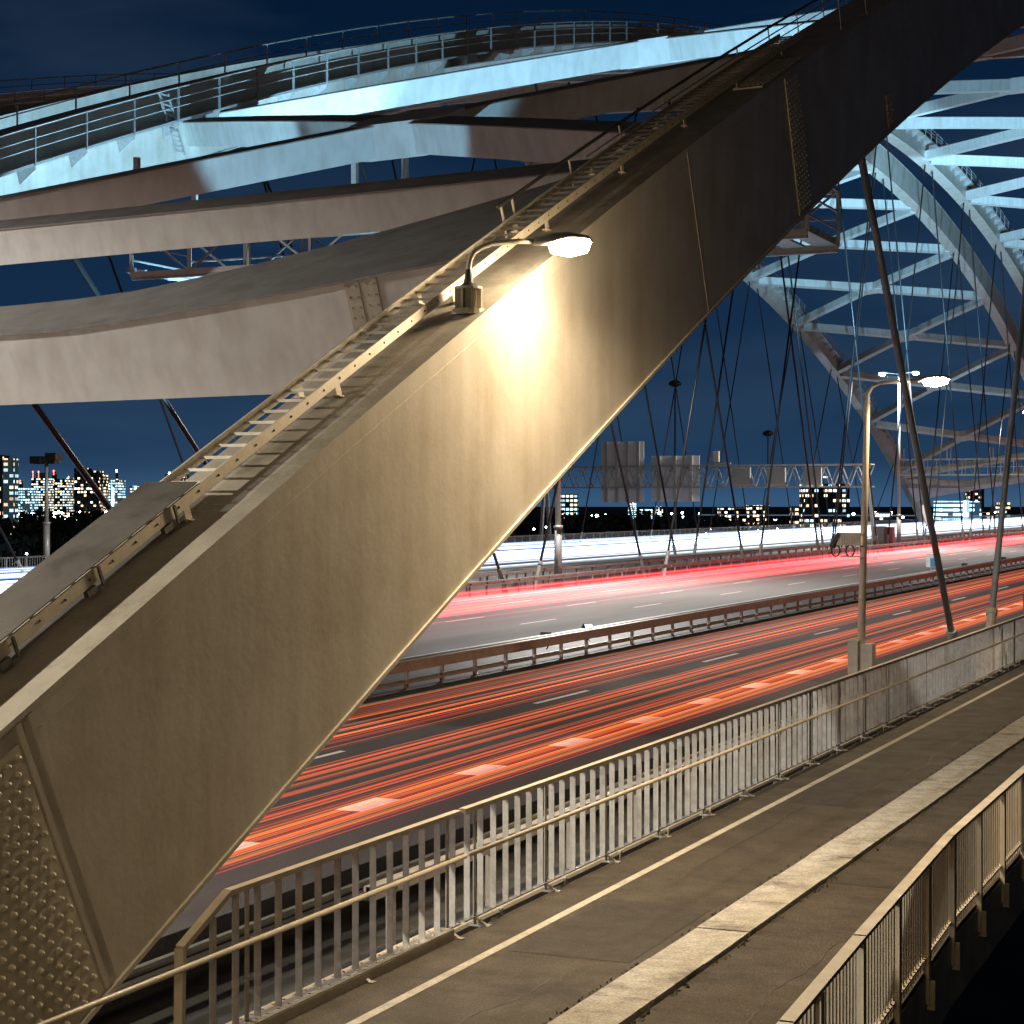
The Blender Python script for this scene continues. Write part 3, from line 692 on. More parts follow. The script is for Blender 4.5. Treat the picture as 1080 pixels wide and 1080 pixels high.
# ------------------------------------------------------------------ walkway along the far rib
def walkway(a, sd, y0, y1, label, full=True):
    w = empty('walkway', P(a, a, a.d + sd * 1.3, y0, .2), label, 'walkway', 'inspection walkways on the arch ribs')
    d0 = a.d + sd * (a.hw + .02); d1 = a.d + sd * (a.hw + .75); nf = .25
    def run(name, d, n, r, mat):
        mb = MB(); k = int((y1 - y0) / 4); mb.tube([P(a, a, d, y0 + (y1 - y0) * i / k, n) for i in range(k + 1)], r, 5); mb.build(name, mat, w)
    mb = MB(); k = int((y1 - y0) / 4); mb.loft([[P(a, a, d0, y0 + (y1 - y0) * i / k, nf), P(a, a, d1, y0 + (y1 - y0) * i / k, nf), P(a, a, d1, y0 + (y1 - y0) * i / k, nf + .09), P(a, a, d0, y0 + (y1 - y0) * i / k, nf + .09)] for i in range(k + 1)]); mb.build('walkway_floor', M['galv'], w)
    for n in (.55, .85, 1.2): run('rail', d1, nf + n, .04 if n > 1 else .028, M['galv'])
    Y = y0 + .5; i = 0; rest = MB(); lim = 60
    while Y < y1:
        m_ = MB() if i < lim else rest
        b = P(a, a, d1, Y, nf); m_.bar(b, b + Vector((0, 0, 1.25)), .05, .08); 
        q = P(a, a, a.d + sd * .9, Y, nf - .5); m_.hexa([P(a, a, d0, Y - .04, nf - .55), P(a, a, d0, Y + .04, nf - .55), P(a, a, d0, Y + .04, nf - .005), P(a, a, d0, Y - .04, nf - .005), P(a, a, d1, Y - .04, nf - .12), P(a, a, d1, Y + .04, nf - .12), P(a, a, d1, Y + .04, nf - .005), P(a, a, d1, Y - .04, nf - .005)])
        if i < lim: m_.build('post', M['galv'], w)
        Y += 2.6; i += 1
    if rest.v: rest.build('posts', M['galv'], w, kind='stuff')
    # rail on top of the rib
    run('top_rail', a.d, HT + .8, .035, M['galv']); run('top_rail', a.d, HT + .42, .022, M['galv'])
    Y = y0 + .5
    while Y < y1:
        mb = MB(); b = P(a, a, a.d, Y, HT); mb.bar(b, b + Vector((0, 0, .8)), .04, .05); mb.build('top_rail_post', M['galv'], w); Y += 3
walkway(A2, -1, 38, 300, 'railed walkway bracketed to the inner side of the far rib of the near bridge')
walkway(A4, -1, 40, 300, 'railed walkway bracketed to the outermost arch rib')
# steep ladder on the far rib's side
fl = empty('rib_ladder', P(A2, A2, 38.8, 53, -1.2), 'steep dark ladder against the shaded side of the far arch rib', 'ladder')
b0 = at(190, 162, d=38.6); b1 = at(172, 97, d=38.6)
for o_ in (-.28, .28):
    mb = MB(); mb.bar(b0 + Vector((0, o_, 0)), b1 + Vector((0, o_, 0)), .07, .07, (1, 0, 0)); mb.build('stringer', M['galv'], fl)
mb = MB()
for k in range(12):
    p = b0.lerp(b1, (k + .5) / 12); mb.bar(p + Vector((0, -.28, 0)), p + Vector((0, .28, 0)), .05, .05)
mb.build('rungs', M['galv'], fl)

# ------------------------------------------------------------------ inspection gantries (trussed cages under the arches)
def gantry(y0, y1, d0, d1, z0, z1, label, hang):
    g = empty('inspection_gantry', W((d0 + d1) / 2, y0, z0), label, 'gantry', 'inspection gantries')
    mb = MB()
    for Y in (y0, y1):
        for z in (z0, z1): mb.bar(W(d0, Y, z), W(d1, Y, z), .14, .16)
    mb.build('chord', M['brace'], g)
    n = int((d1 - d0) / 2.0); up = MB()
    for Y in (y0, y1):
        mb = MB()
        for i in range(n + 1):
            d = d0 + (d1 - d0) * i / n; up.bar(W(d, Y, z0), W(d, Y, z1), .09, .09, (0, 1, 0))
            if i < n:
                e = d0 + (d1 - d0) * (i + 1) / n; a, b = (z0, z1) if i % 2 else (z1, z0); mb.bar(W(d, Y, a), W(e, Y, b), .06, .06)
        up.bar(W(d0, Y, (z0 + z1) / 2), W(d1, Y, (z0 + z1) / 2), .05, .05); mb.build('diagonals', M['galv'], g)
    up.build('uprights', M['brace'], g)
    mb = MB()
    for i in range(int((d1 - d0) / .9)):
        d = d0 + .9 * i; mb.box(-d - .62, -d, y0 + .1, y1 - .1, z0 + .02, z0 + .08)
    mb.box(-d1, -d0, y0 - .02, y0 + .1, z0 - .16, z0 - .085); mb.box(-d1, -d0, y1 - .1, y1 + .02, z0 - .16, z0 - .085)
    mb.build('platform', M['galv'], g)
    for d in (d0, d1):
        mb = MB()
        for z in (z0 + (z1 - z0) * .3, z0 + (z1 - z0) * .62, z1): mb.bar(W(d, y0, z), W(d, y1, z), .05, .05)
        for k in range(6): mb.box(-d - .3, -d, y0 + .2 + k * (y1 - y0 - .4) / 5.0 - .06, y0 + .2 + k * (y1 - y0 - .4) / 5.0 + .06, z0 + .1, z0 + .25)
        mb.build('end_rails', M['galv'], g)
    for d in (d0 + .2, d0 + 8, d1 - 8, d1 - .2):
        for Y in (y0, y1): mb = MB(); mb.bar(W(d, Y, z1), W(d, Y, hang), .16, .16, (0, 1, 0)); mb.build('suspension_post', M['brace'], g)
    return g
gantry(46.2, 49.3, 13.0, 34.6, 11.75, 13.3, 'trussed inspection cage slung beneath the near arches, its open end right of rib', 15.4)
gantry(303, 306, 46.5, 69.5, 9.0, 11.6, 'long trussed gantry crossing low at the far end of the farther arches', 13.5)

# ------------------------------------------------------------------ sign gantry over the white road
sg = empty('sign_gantry', W(60, 177, 0), 'lattice sign gantry spanning the white lit road, seen from behind', 'sign gantry')
YG = 177; dR, dL = 43.2, 79.0; zb_, zt_ = 6.1, 8.3
mb = MB()
for Y in (YG - .7, YG + .7):
    for z in (zb_, zt_): mb.bar(W(dR, Y, z), W(dL, Y, z), .14, .14)
mb.build('chord', M['galv'], sg)
mb = MB(); n = 22
for i in range(n):
    a = dR + (dL - dR) * i / n; b = dR + (dL - dR) * (i + .5) / n; c = dR + (dL - dR) * (i + 1) / n
    for Y in (YG - .7, YG + .7): mb.bar(W(a, Y, zt_), W(b, Y, zb_), .09, .09); mb.bar(W(b, Y, zb_), W(c, Y, zt_), .09, .09)
    mb.bar(W(a, YG - .7, zt_), W(a, YG + .7, zt_), .08, .08)
mb.build('lattice', M['galv'], sg)
for d in (dR + .5, dL - .5):
    for s_ in (-1, 1):
        mb = MB(); mb.bar(W(d + s_ * .8, YG + s_ * .5, -.2), W(d, YG, zt_), .3, .3, (0, 1, 0)); mb.build('leg', M['galv'], sg)
def panel(x0, x1, y0, y1, ribs, label):
    a = at(x0, y1, Y=YG - .85); b = at(x1, y0, Y=YG - .85)
    r = empty('road_sign', (a.x, YG + .8, a.z), label, 'sign', 'road sign panels seen from behind')
    mb = MB(); mb.box(a.x, b.x, YG + .8, YG + .9, a.z, b.z); mb.build('panel_back', M['sign'], r)
    mb = MB()
    for k in range(ribs):
        x = a.x + (b.x - a.x) * (k + .5) / ribs; mb.box(x - .16, x + .16, YG + .58, YG + .795, a.z, b.z)
    mb.build('stiffeners', M['galv'], r)
panel(628, 673, 465, 530, 4, 'tall sign panel seen from behind beside the rib, the left one')
panel(681, 732, 480, 529, 3, 'wide sign panel seen from behind, right of the taller one')
for i, (x0, x1, l) in enumerate(((773, 792, 'lane signal box on the gantry nearest the wide sign panel'), (810, 829, 'middle lane signal box of three on the gantry'), (848, 867, 'lane signal box on the gantry nearest its right leg'))):
    a = at(x0, 512, Y=YG - .8); b = at(x1, 493, Y=YG - .8); mb = MB(); mb.box(a.x, b.x, YG - 1.15, YG - .8, a.z, b.z)
    r = empty('lane_signal', (a.x, YG, a.z), l, 'signal', 'lane signal boxes'); mb.build('housing', M['galv'], r)
    mb = MB(); mb.box(a.x - .08, b.x + .08, YG - 1.2, YG - 1.152, b.z - .12, b.z + .05); mb.box(a.x - .08, b.x + .08, YG - 1.2, YG - 1.152, a.z - .05, a.z + .12); mb.build('frame', M['rail'], r)
# small camera on the truss
p = at(755, 485, Y=YG); r = empty('camera', p, 'small camera on a bracket on top of the sign gantry', 'camera')
mb = MB(); mb.box(p.x - .9, p.x + 1.6, YG - .1, YG + .1, zt_ + .12, zt_ + .3); mb.build('bracket', M['galv'], r)
mb = MB(); mb.box(p.x - .25, p.x + .35, YG - .2, YG + .2, p.z - .2, p.z + .9); mb.box(p.x - .7, p.x - .25, YG - .1, YG + .1, p.z + .1, p.z + .3); mb.build('housing', M['rail'], r)
# cabinet, direction board, slanted panel
p = at(933, 588, d=40.2); r = empty('cabinet', p, 'grey roadside cabinet with a reddish door among the far hangers', 'cabinet')
mb = MB(); mb.box(p.x - 1.1, p.x + .0, p.y, p.y + 1, 0, 2.3); mb.build('body', M['galv'], r)
mb = MB(); mb.box(p.x + .02, p.x + .75, p.y, p.y + 1, 0, 2.25); mb.build('door', surf('reddish_paint', (.35, .10, .12), rough=.6), r)
p = at(981.5, 606, d=21.6); r = empty('marker_board', p, 'small blue and white marker board standing on the median guard rail', 'sign')
mb = MB(); mb.box(p.x - .25, p.x + .25, p.y, p.y + .03, 1.0, 1.75); mb.build('board', surf('white_board', (.7, .7, .68), rough=.5), r)
mb = MB(); mb.box(p.x - .02, p.x + .23, p.y - .01, p.y - .004, 1.02, 1.5); mb.build('blue_field', surf('blue_board', (.05, .25, .55), rough=.5), r)
mb = MB(); mb.box(p.x - .03, p.x + .03, p.y + .03, p.y + .06, 0, 1.7); mb.build('post', M['galv'], r)
p = at(972, 562, d=41.5); mb = MB(); Yp = p.y
pts = [at(x, y, Y=Yp) for x, y in ((982.5, 563), (979, 559), (972.5, 540), (971.5, 534), (975, 531.5), (982.5, 545), (984.5, 560))]
mb.loft([[q for q in pts], [q + Vector((0, .35, 0)) for q in pts]])
tag(mb.build('slanted_panel', surf('pale_panel', (.5, .47, .42), rough=.5), None), 'pale slanted panel behind the steep blue lit hanger', 'panel')

# ------------------------------------------------------------------ light trails
def trails(name, label, n, z0, z1, colf, wr, mat, dens, y0=6, y1=900):
    """thin square threads of light hanging where the vehicle lamps passed"""
    mb = MB()
    for i in range(n):
        d = dens(); z = random.uniform(z0, z1); w = random.uniform(*wr) * (1 if random.random() < .85 else 1.8) / 2
        a, b = y0, y1; drift = random.gauss(0, .12); k = 12; ph = random.random() * 6; c = colf()
        secs = []
        for j in range(k + 1):
            dd = d + drift * math.sin(ph + j * .6); Y = a + (b - a) * (j / k) ** 1.8; ww = w * (1 + Y / 260)
            secs.append([(-dd, Y, z - ww), (-dd + ww, Y, z), (-dd, Y, z + ww), (-dd - ww, Y, z)])
        mb.loft(secs, cap=False); mb.cols += [c] * (4 * k)
    o = mb.build(name, mat, None, kind='stuff'); o['label'] = label; o['category'] = 'light trails'; return o
def c_or():
    t = random.random(); s_ = random.uniform(.35, 1.5)
    return tuple(v * s_ for v in ((1, .07, .010) if t < .4 else (1, .19, .02) if t < .85 else (.9, .24, .06) if t < .93 else (1, .03, .03)))
def c_red():
    t = random.random(); s_ = random.uniform(.5, 1.5)
    return tuple(v * s_ for v in ((1, .025, .04) if t < .65 else (1, .05, .08) if t < .93 else (1, .2, .09)))
def c_wh():
    t = random.random(); s_ = random.uniform(.4, 2.0)
    return tuple(v * s_ for v in ((.8, .9, 1) if t < .6 else (.3, .45, 1) if t < .85 else (.6, .75, 1)))
def dn():
    t = random.random()
    return random.uniform(12.0, 12.9) if t < .3 else random.uniform(13.3, 15.1) if t < .58 else random.uniform(16.1, 18.6)
M['t_or'] = trailmat('trail_orange', .18); M['t_red'] = trailmat('trail_red', .21); M['t_wh'] = trailmat('trail_white', .42)
trails('light_trails', 'orange and red tail light streaks over the nearest carriageway', 100, .35, .5, c_or, (.006, .026), M['t_or'], dn)
trails('light_trails', 'pinkish red tail light streaks on the carriageway beyond the median', 120, .45, .75, c_red, (.012, .04), M['t_red'], lambda: random.uniform(30.2, 35.6) if random.random() < .85 else random.uniform(28.2, 30.2))
trails('light_trails', 'dense white headlight streaks on the farther bridge', 48, .45, .8, c_wh, (.02, .07), M['t_wh'], lambda: random.uniform(48, 72))
mb = MB(); mb.cols = []
for (ya, za) in ((900, -3.0), (908, -9.5), (700, -8), (705, -14)):
    x0 = at(735, 540, Y=ya).x; x1 = at(1150, 540, Y=ya).x
    mb.add([(x0, ya, za), (x1, ya, za), (x1, ya + .01, za + .55), (x0, ya + .01, za + .55)], [(0, 1, 2, 3)]); mb.cols.append((.25, .42, .7))
o = mb.build('light_trails', trailmat('trail_thin', .35), None, kind='stuff'); o['label'] = 'thin blue light streaks of a distant motorway before the far buildings'; o['category'] = 'light trails'

# ------------------------------------------------------------------ far country: water, land, woods, lamps, city
mb = MB(); mb.add([(-9000, -3000, -28), (6000, -3000, -28), (6000, 9000, -28), (-9000, 9000, -28)], [(0, 1, 2, 3)]); mb.build('river', M['water'], None, kind='structure')
ct, st = math.cos(TH), math.sin(TH)
def far(x, D, z=-26):
    """ground point D metres ahead at photo column x"""
    u = (x - 540) * D / F; return Vector((u * ct - D * st, u * st + D * ct, z))
mb = MB(); q = [far(-400, 620), far(2600, 620), far(2600, 9000), far(-400, 9000)]
mb.loft([[v + Vector((0, 0, -1.5)) for v in q], q]); mb.build('land', M['land'], None, kind='structure')
def clumps(mb, x0, x1, D, n, h, spread):
    for _ in range(n):
        x = random.uniform(x0, x1); DD = D + random.uniform(-spread, spread); c = far(x, DD); hh = h * random.uniform(.7, 1.15); rr = hh * random.uniform(.4, .7)
        for _ in range(90):
            u = Vector((random.gauss(0, 1), random.gauss(0, 1), random.gauss(0, 1))).normalized(); r_ = random.uniform(.75, 1.05)
            p = c + Vector((u.x * rr * r_, u.y * rr * r_, hh * .55 + u.z * hh * .5 * r_)); s_ = random.uniform(.9, 2.2)
            a = Vector((random.gauss(0, 1), random.gauss(0, 1), random.gauss(0, 1))).normalized() * s_; b = a.cross(u).normalized() * s_
            mb.add([p - a, p + b, p + a, p - b], [(0, 1, 2, 3)])
mb = MB(); clumps(mb, -40, 250, 900, 120, 19, 110); clumps(mb, -40, 250, 1300, 110, 21, 100); clumps(mb, 560, 780, 950, 90, 21, 80); clumps(mb, 760, 1100, 950, 70, 8, 80); clumps(mb, 560, 1100, 1500, 80, 14, 60)
o = mb.build('woods', M['leaf'], None, kind='stuff'); o['label'] = 'dark mass of trees between the bridges and the city'; o['category'] = 'woods'
def tower(x0, x1, ytop, D, label, mat, dep=18, roof=0, red=None, parts=()):
    a = far(x0, D); b = far(x1, D); zt = H + (528 - ytop) * D / F; f = (b - a).normalized(); g = Vector((-f.y, f.x, 0)) * dep
    r = empty('tower_block', a, label, 'building', 'city buildings on the horizon'); mb = MB()
    base = [a, b, b + g, a + g]; L = (b - a).length; up = Vector((0, 0, zt - a.z)); hh = zt - a.z
    mb.add(base + [v + up for v in base], [(0, 1, 5, 4), (1, 2, 6, 5), (2, 3, 7, 6), (3, 0, 4, 7), (4, 5, 6, 7)])
    for i, l in enumerate((L, dep, L, dep)): mb.uv[i] = [(0, 0), (l, 0), (l, hh), (0, hh)]
    mb.build('facade', mat, r)
    c = (a + b) / 2 + up
    if roof: mb = MB(); mb.hexa([c + f * (-L * .2), c + f * (L * .2), c + f * (L * .2) + g, c - f * (L * .2) + g] + [c + f * (-L * .2) + Vector((0, 0, roof)), c + f * (L * .2) + Vector((0, 0, roof)), c + f * (L * .2) + g + Vector((0, 0, roof)), c - f * (L * .2) + g + Vector((0, 0, roof))]); mb.build('roof_house', M['wall'], r)
    for (rx, kind) in (red or []):
        p = a + (b - a) * rx + up + Vector((0, 0, roof + 1)); s_ = .75 * D / F; mb = MB(); mb.tube([p - Vector((0, 0, s_)), p, p + Vector((0, 0, s_))], [s_ * .5, s_, s_ * .5], 8); mb.tube([p - Vector((0, 0, 2 + roof)), p], .25, 6); mb.build('beacon', M[kind], r)
    for (px0, px1, py0, py1, mt) in parts:
        A_ = far(px0, D - 2); B_ = far(px1, D - 2); z0 = H + (528 - py1) * D / F; z1 = H + (528 - py0) * D / F
        mb = MB(); vs = []
        for z in (z0, z1):
            for v in (A_, B_, B_ + g * .05, A_ + g * .05): vs.append(Vector((v.x, v.y, z)))
        mb.hexa(vs); mb.build('light_panel', M[mt], r)
    return r
wd = [windowmat('windows_a', (.012, .016, .024), .42, .55, 2.8, 3.0, 3.2, 1), windowmat('windows_b', (.012, .018, .028), .58, .35, 2.4, 2.7, 3.0, 2),
      windowmat('windows_c', (.012, .016, .024), .30, .6, 3.2, 3.2, 3.4, 3), windowmat('windows_d', (.015, .03, .05), .7, .12, 2.2, 2.6, 3.0, 4, glow=.06),
      windowmat('windows_e', (.02, .05, .09), .85, .2, 2.6, 3.8, 3.0, 5, glow=.05, band=1), windowmat('windows_f', (.016, .022, .034), .25, .4, 2.0, 3.4, 3.2, 6)]
tower(-12, 2.5, 480, 950, 'dark slab at the left frame edge beside the pale tower', wd[5], 14)
tower(3, 14, 483.5, 940, 'tall pale floodlit tower at the left edge of the skyline', windowmat('windows_g', (.22, .22, .22), .5, .3, 1.2, 3.0, 3.0, 8, glow=.035), 10)
tower(19, 33, 514, 2000, 'low block with bright cyan windows left of floodlight mast', wd[3], 30)
tower(33, 50, 504, 2100, 'block with stepped top and scattered warm windows behind floodlight mast', wd[1], 30, 6, [(.1, 'red_dot'), (.45, 'red_dot')])
tower(20, 22, 508, 2300, 'thin crane like tower with a red beacon at skyline left', wd[5], 10, 0, [(.5, 'red_dot')])
tower(55, 58, 500, 2300, 'slender tower topped by two stacked red beacons', wd[5], 10, 3, [(.5, 'red_dot'), (.6, 'red_dot')])
tower(58, 70, 505, 2000, 'medium block with blue white windows right of double red beacons', wd[1], 30)
tower(70, 82, 504, 2050, 'cyan windowed block left of the tallest dark tower', wd[3], 30, 0, [(.2, 'red_dot')])
tower(78, 91, 493.5, 1800, 'tallest dark tower with one red beacon on its roof', wd[2], 24, 0, [(.5, 'red_dot')])
tower(91.5, 104, 496.5, 1800, 'dark tower beside the tallest, with its flat roof slightly lower', wd[2], 24)
tower(104, 109, 501, 1820, 'narrow dark tower with one column of lit windows', wd[0], 24)
tower(109, 126, 506, 2000, 'glassy block with a vertical white light strip behind the hanger', wd[3], 30, 0, None, [(117.5, 120, 514, 534, 'white_glow')])
tower(122, 123.4, 497, 2200, 'thin antenna tower with blue tip light beside the hanger', wd[5], 6, 0, [(.5, 'white_dot')])
tower(126, 137, 524, 1900, 'low busy row of lit windows right of the thick hanger', wd[4], 30)
tower(137, 146, 513, 2000, 'block with a glowing blue roof bracket', wd[1], 30, 0, None, [(140, 144, 512, 514, 'blue_glow'), (142, 144, 513, 524, 'white_glow')])
tower(146, 157, 514, 2050, 'block with a big glowing red sign', wd[5], 30, 0, None, [(145.5, 154, 516.5, 520, 'red_glow'), (145.5, 148, 520, 523.5, 'red_glow')])
tower(174, 184, 500, 1900, 'dark tower with white crown light just above the rib', wd[0], 24, 0, [(.45, 'white_dot')])
tower(184, 193, 499, 1950, 'dark tower with a red crown light beside the white crowned one', wd[5], 24, 0, [(.5, 'red_dot')])
tower(592, 610, 521, 1500, 'pale office block with rows of lit windows beneath the rib', windowmat('windows_h', (.05, .06, .07), .9, .45, 2.0, 3.4, 3.6, 9), 30)
tower(664, 671, 531, 2600, 'distant glowing tower base between the two sign panels', wd[4], 30, 0, None, [(667, 668.2, 526, 536, 'white_glow')])
tower(676, 688, 537, 2700, 'small cluster of white lit houses below the wide sign', wd[4], 30)
tower(692, 699, 534, 2700, 'small warm lit block below the right edge of wide sign', wd[1], 30)
tower(760, 790, 536, 1500, 'long low building with scattered windows under the gantry', wd[0], 24)
tower(790, 812, 533, 1550, 'slightly taller low building left of big dark office', wd[0], 24)
tower(838, 850, 534, 1350, 'low dark wing attached left of big dark office', wd[5], 24)
tower(849, 896, 510, 1300, 'big dark office building with scattered white windows behind the gantry leg', windowmat('windows_i', (.02, .03, .045), .42, .3, 2.2, 3.3, 3.6, 10), 24, 0, None, [(866, 873, 502.5, 504, 'white_glow')])
tower(917, 941, 540, 1300, 'low hall with a glowing red and white shop sign', wd[5], 24, 0, None, [(918, 921, 540.5, 545, 'red_glow'), (922.5, 924.5, 542, 545, 'white_glow'), (925.5, 927.5, 542, 545, 'white_glow'), (928.5, 930.5, 542, 545, 'white_glow'), (931.5, 933.5, 542, 545, 'white_glow'), (934.5, 936.5, 542, 545, 'white_glow'), (937.5, 939.5, 542, 545, 'white_glow')])
tower(994, 1016, 528.5, 1150, 'brightest white and blue lit office beneath the far arch', windowmat('windows_j', (.05, .1, .2), .97, .05, 3.2, 3.4, 2.9, 11, glow=.12, band=1), 24, 0, None, [(1016.5, 1021.5, 528, 563, 'white_glow'), (1019, 1022.5, 527, 541, 'blue_glow')])
tower(1022, 1035, 529, 1160, 'blue office wing right of the brightest vertical strip', windowmat('windows_k', (.03, .07, .16), .7, .15, 2.2, 3.4, 2.9, 12, glow=.06, band=1), 24)
tower(1036, 1052, 541, 1400, 'dim block with a few windows at the right skyline', wd[0], 24)
tower(1024, 1038, 509.5, 1700, 'dark tower with a white roof sign seen above the far beam', wd[5], 24, 0, None, [(1024.5, 1038, 509.5, 511.5, 'white_glow')])
tower(1058, 1066, 530, 1300, 'slim block with warm windows near the right edge', wd[1], 20)
# scattered far street lamps (indistinguishable points of light)
proto = None
def fl_(x, y, D, mt='white_dot', r_=.5):
    global proto
    p = far(x, D, H + (528 - y) * D / F)
    if proto is None:
        proto = empty('far_lamp', (0, 0, 0), 'tiny distant street lamp glowing among the dark trees', 'street lamp', 'far street lamps')
        mb = MB(); mb.tube([(0, 0, -.4), (0, 0, 0), (0, 0, .4)], [.2, .55, .2], 8); mb.build('lamp_globe', M['white_dot'], proto)
        mb = MB(); mb.tube([(0, 0, -9), (0, 0, -.4)], .1, 6); mb.build('pole', M['dark'], proto); o = proto
    else: o = copy_tree(proto)
    o.location = p; o.scale = (D / 900,) * 3
    return o
for (x, y) in ((28, 584), (563, 558), (576, 556), (800, 559), (831, 560), (848, 558.5), (868, 557), (905, 557), (820, 558), (745, 563), (749, 558), (780, 561), (890, 561), (1000, 566), (1045, 563), (1060, 565)): fl_(x, y, 640)
for i in range(110):
    x = random.choice((random.uniform(8, 160), random.uniform(600, 1080))); o = fl_(x, random.uniform(540, 553), random.uniform(1500, 1900)); o.scale = o.scale * random.uniform(.8, 1.7)

for (x, D, y) in ((28, 700, 578), (120, 760, 575), (770, 760, 552), (840, 720, 552), (905, 800, 550), (1000, 760, 552), (1060, 800, 550)):
    light('land_fill_light', far(x, D, H + (528 - y) * D / F), 14000, (.5, .76, 1), 1.5)  # fill lights without fixtures, added to brighten the dark land
# ------------------------------------------------------------------ architectural floodlights
BLUE = (.33, .70, 1.0)
def flood(d, Y, z, tgt, power, spot, label, size=.12, c=BLUE, blend=.25):
    b = W(d, Y, z); r = empty('floodlight', b, label, 'floodlight', 'floodlights aimed at the arches')
    t = (Vector(tgt) - b).normalized(); s_ = t.cross(Vector((0, 0, 1))).normalized(); u = s_.cross(t)
    mb = MB(); mb.bar(b - t * .22, b - t * .04, .34, .28, u); mb.bar(b - t * .3, b - t * .22, .2, .16, u); mb.build('housing', M['dark'], r)
    mb = MB(); mb.bar(b - t * .038, b - t * .03, .28, .22, u); mb.build('lens', M['white_glow'], r)
    mb = MB(); mb.bar(b - t * .15 + s_ * .2, Vector((b.x, b.y, z - .5)), .03, .03); mb.build('yoke', M['dark'], r)
    light('flood_beam', b + t * .02, power, c, size, tgt, spot, blend)
flood(30, 50.4, .6, W(38.8, 53, 17.5), 60000, 56, 'floodlight on the median aimed at the near end of the far rib')
flood(22.8, 51.5, .6, W(26, 64, 21.5), 64000, 66, 'floodlight on the median aimed at the cross braces')
flood(22.8, 31, .6, W(25.5, 42.5, 14.3), 15000, 26, 'floodlight on the median aimed at the first cross')
flood(22.8, 132, .6, W(39.8, 188, 39), 250000, 46, 'floodlight on the median aimed at the crown of the far rib')
flood(22.8, 152, .6, W(45, 205, 38), 230000, 36, 'floodlight on the median aimed past the far rib')
flood(22.8, 118, .6, W(20, 172, 39), 85000, 66, 'floodlight on the median aimed at the crown braces')
flood(42.6, 255, .8, W(58, 282, 24), 16000, 40, 'floodlight between the bridges near the far portal')
flood(77.4, 280, .6, W(71, 272, 27), 5000, 50, 'floodlight by the outermost rib', c=(.5, .75, 1))
flood(22.8, 55, .6, W(12.8, 48, 12), 5000, 30, 'small floodlight on the median aimed at the end of the gantry')
# unseen fill lamps, added as street lamps to brighten the portal and near rib
def fill_lamp(d, Y, h, on, label):
    b = W(d, Y, 0); r_ = empty('street_lamp', b, label, 'street lamp', 'fill lamps added out of view')
    mb = MB(); mb.tube([b, b + Vector((0, 0, h - .4)), b + Vector((.3, 0, h - .05)), b + Vector((1.1, 0, h))], [.11, .07, .06, .05], 12); mb.build('pole', M['rail'], r_, smooth=True)
    t = cobra(r_, b + Vector((1.1, 0, h)), (1, 0, .03), 1.1, M['lampglass'], 1.3); light('fill_lamp_light', t + Vector((0, 0, -.3)), on, WARM if d < 10 else (1, .90, .70), .15, t + Vector((0, 0, -10)), 172, .3)
fill_lamp(22.6, 2, 9.5, 25000, 'fill lamp added on the median, left of the view')
fill_lamp(4.0, -4.5, 9.0, 1250, 'fill lamp added behind the viewpoint above the footpath')
fill_lamp(41.8, 30, 9.5, 8000, 'fill lamp added between the bridges, left of the view')

# ------------------------------------------------------------------ night sky
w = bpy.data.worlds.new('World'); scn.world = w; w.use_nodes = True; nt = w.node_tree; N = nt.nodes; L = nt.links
bg = N['Background']; tc = N.new('ShaderNodeTexCoord'); sx = N.new('ShaderNodeSeparateXYZ'); L.new(tc.outputs['Generated'], sx.inputs[0])
cr = N.new('ShaderNodeValToRGB'); L.new(sx.outputs[2], cr.inputs[0]); e = cr.color_ramp.elements
e[0].position = 0; e[0].color = (.035, .095, .19, 1); e[1].position = .34; e[1].color = (.0008, .006, .02, 1)
for ps, c in ((.02, (.016, .047, .104)), (.07, (.0085, .029, .070)), (.16, (.005, .020, .054)), (.24, (.002, .012, .036))):
    k = e.new(ps); k.color = (*c, 1)
mp = N.new('ShaderNodeMapping'); mp.inputs['Scale'].default_value = (1.2, 3.2, 9); mp.inputs['Rotation'].default_value = (0, R(-14), R(10)); L.new(tc.outputs['Generated'], mp.inputs[0])
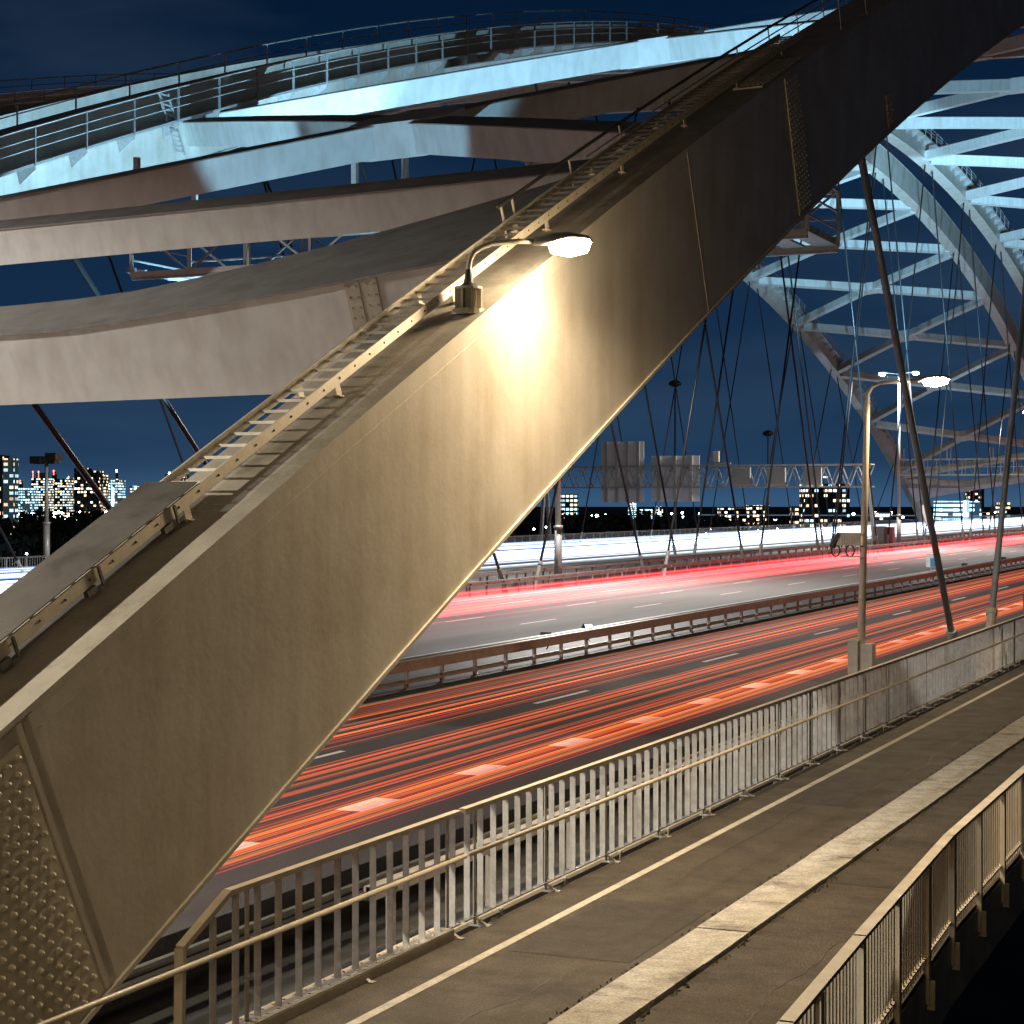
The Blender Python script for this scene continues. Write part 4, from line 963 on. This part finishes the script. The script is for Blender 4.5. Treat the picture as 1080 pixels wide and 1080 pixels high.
n = N.new('ShaderNodeTexNoise'); n.inputs['Scale'].default_value = 1.7; n.inputs['Detail'].default_value = 5; n.inputs['Roughness'].default_value = .5; L.new(mp.outputs[0], n.inputs['Vector'])
r = N.new('ShaderNodeMapRange'); r.inputs['From Min'].default_value = .45; r.inputs['From Max'].default_value = .75; L.new(n.outputs[0], r.inputs[0])
cm = N.new('ShaderNodeMix'); cm.data_type = 'RGBA'; cm.blend_type = 'ADD'; cm.inputs['B'].default_value = (.016, .024, .034, 1)
L.new(r.outputs[0], cm.inputs['Factor']); L.new(cr.outputs[0], cm.inputs['A']); 
# the glow of the city stands over the side the bridge is seen against; the unseen sky behind is set warm brown to tint the near rib
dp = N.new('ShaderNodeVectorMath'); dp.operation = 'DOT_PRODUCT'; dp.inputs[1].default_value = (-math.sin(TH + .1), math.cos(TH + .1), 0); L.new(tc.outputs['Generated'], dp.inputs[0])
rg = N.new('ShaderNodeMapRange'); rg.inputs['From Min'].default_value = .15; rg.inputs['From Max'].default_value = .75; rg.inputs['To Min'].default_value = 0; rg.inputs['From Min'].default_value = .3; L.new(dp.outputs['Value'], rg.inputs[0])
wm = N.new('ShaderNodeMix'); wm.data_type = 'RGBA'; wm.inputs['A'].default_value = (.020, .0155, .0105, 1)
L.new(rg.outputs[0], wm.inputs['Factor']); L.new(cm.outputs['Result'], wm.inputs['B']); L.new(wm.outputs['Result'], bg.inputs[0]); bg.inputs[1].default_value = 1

# ------------------------------------------------------------------ camera
cam = bpy.data.cameras.new('Camera'); co = bpy.data.objects.new('Camera', cam); col.objects.link(co); scn.camera = co
co.location = (0, 0, H); co.rotation_euler = (R(90), 0, TH); cam.sensor_width = 36; cam.lens = 36 * F / 1080; cam.shift_y = -12 / 1080; cam.clip_start = .1; cam.clip_end = 20000
for o in bpy.data.objects:
    if '_o' in o: del o['_o']
scn.render.engine = 'CYCLES'
scn.cycles.transparent_max_bounces = 48; scn.cycles.max_bounces = 6
scn.view_settings.view_transform = 'Standard'; scn.view_settings.look = 'None'; scn.view_settings.exposure = 0; scn.view_settings.gamma = 1
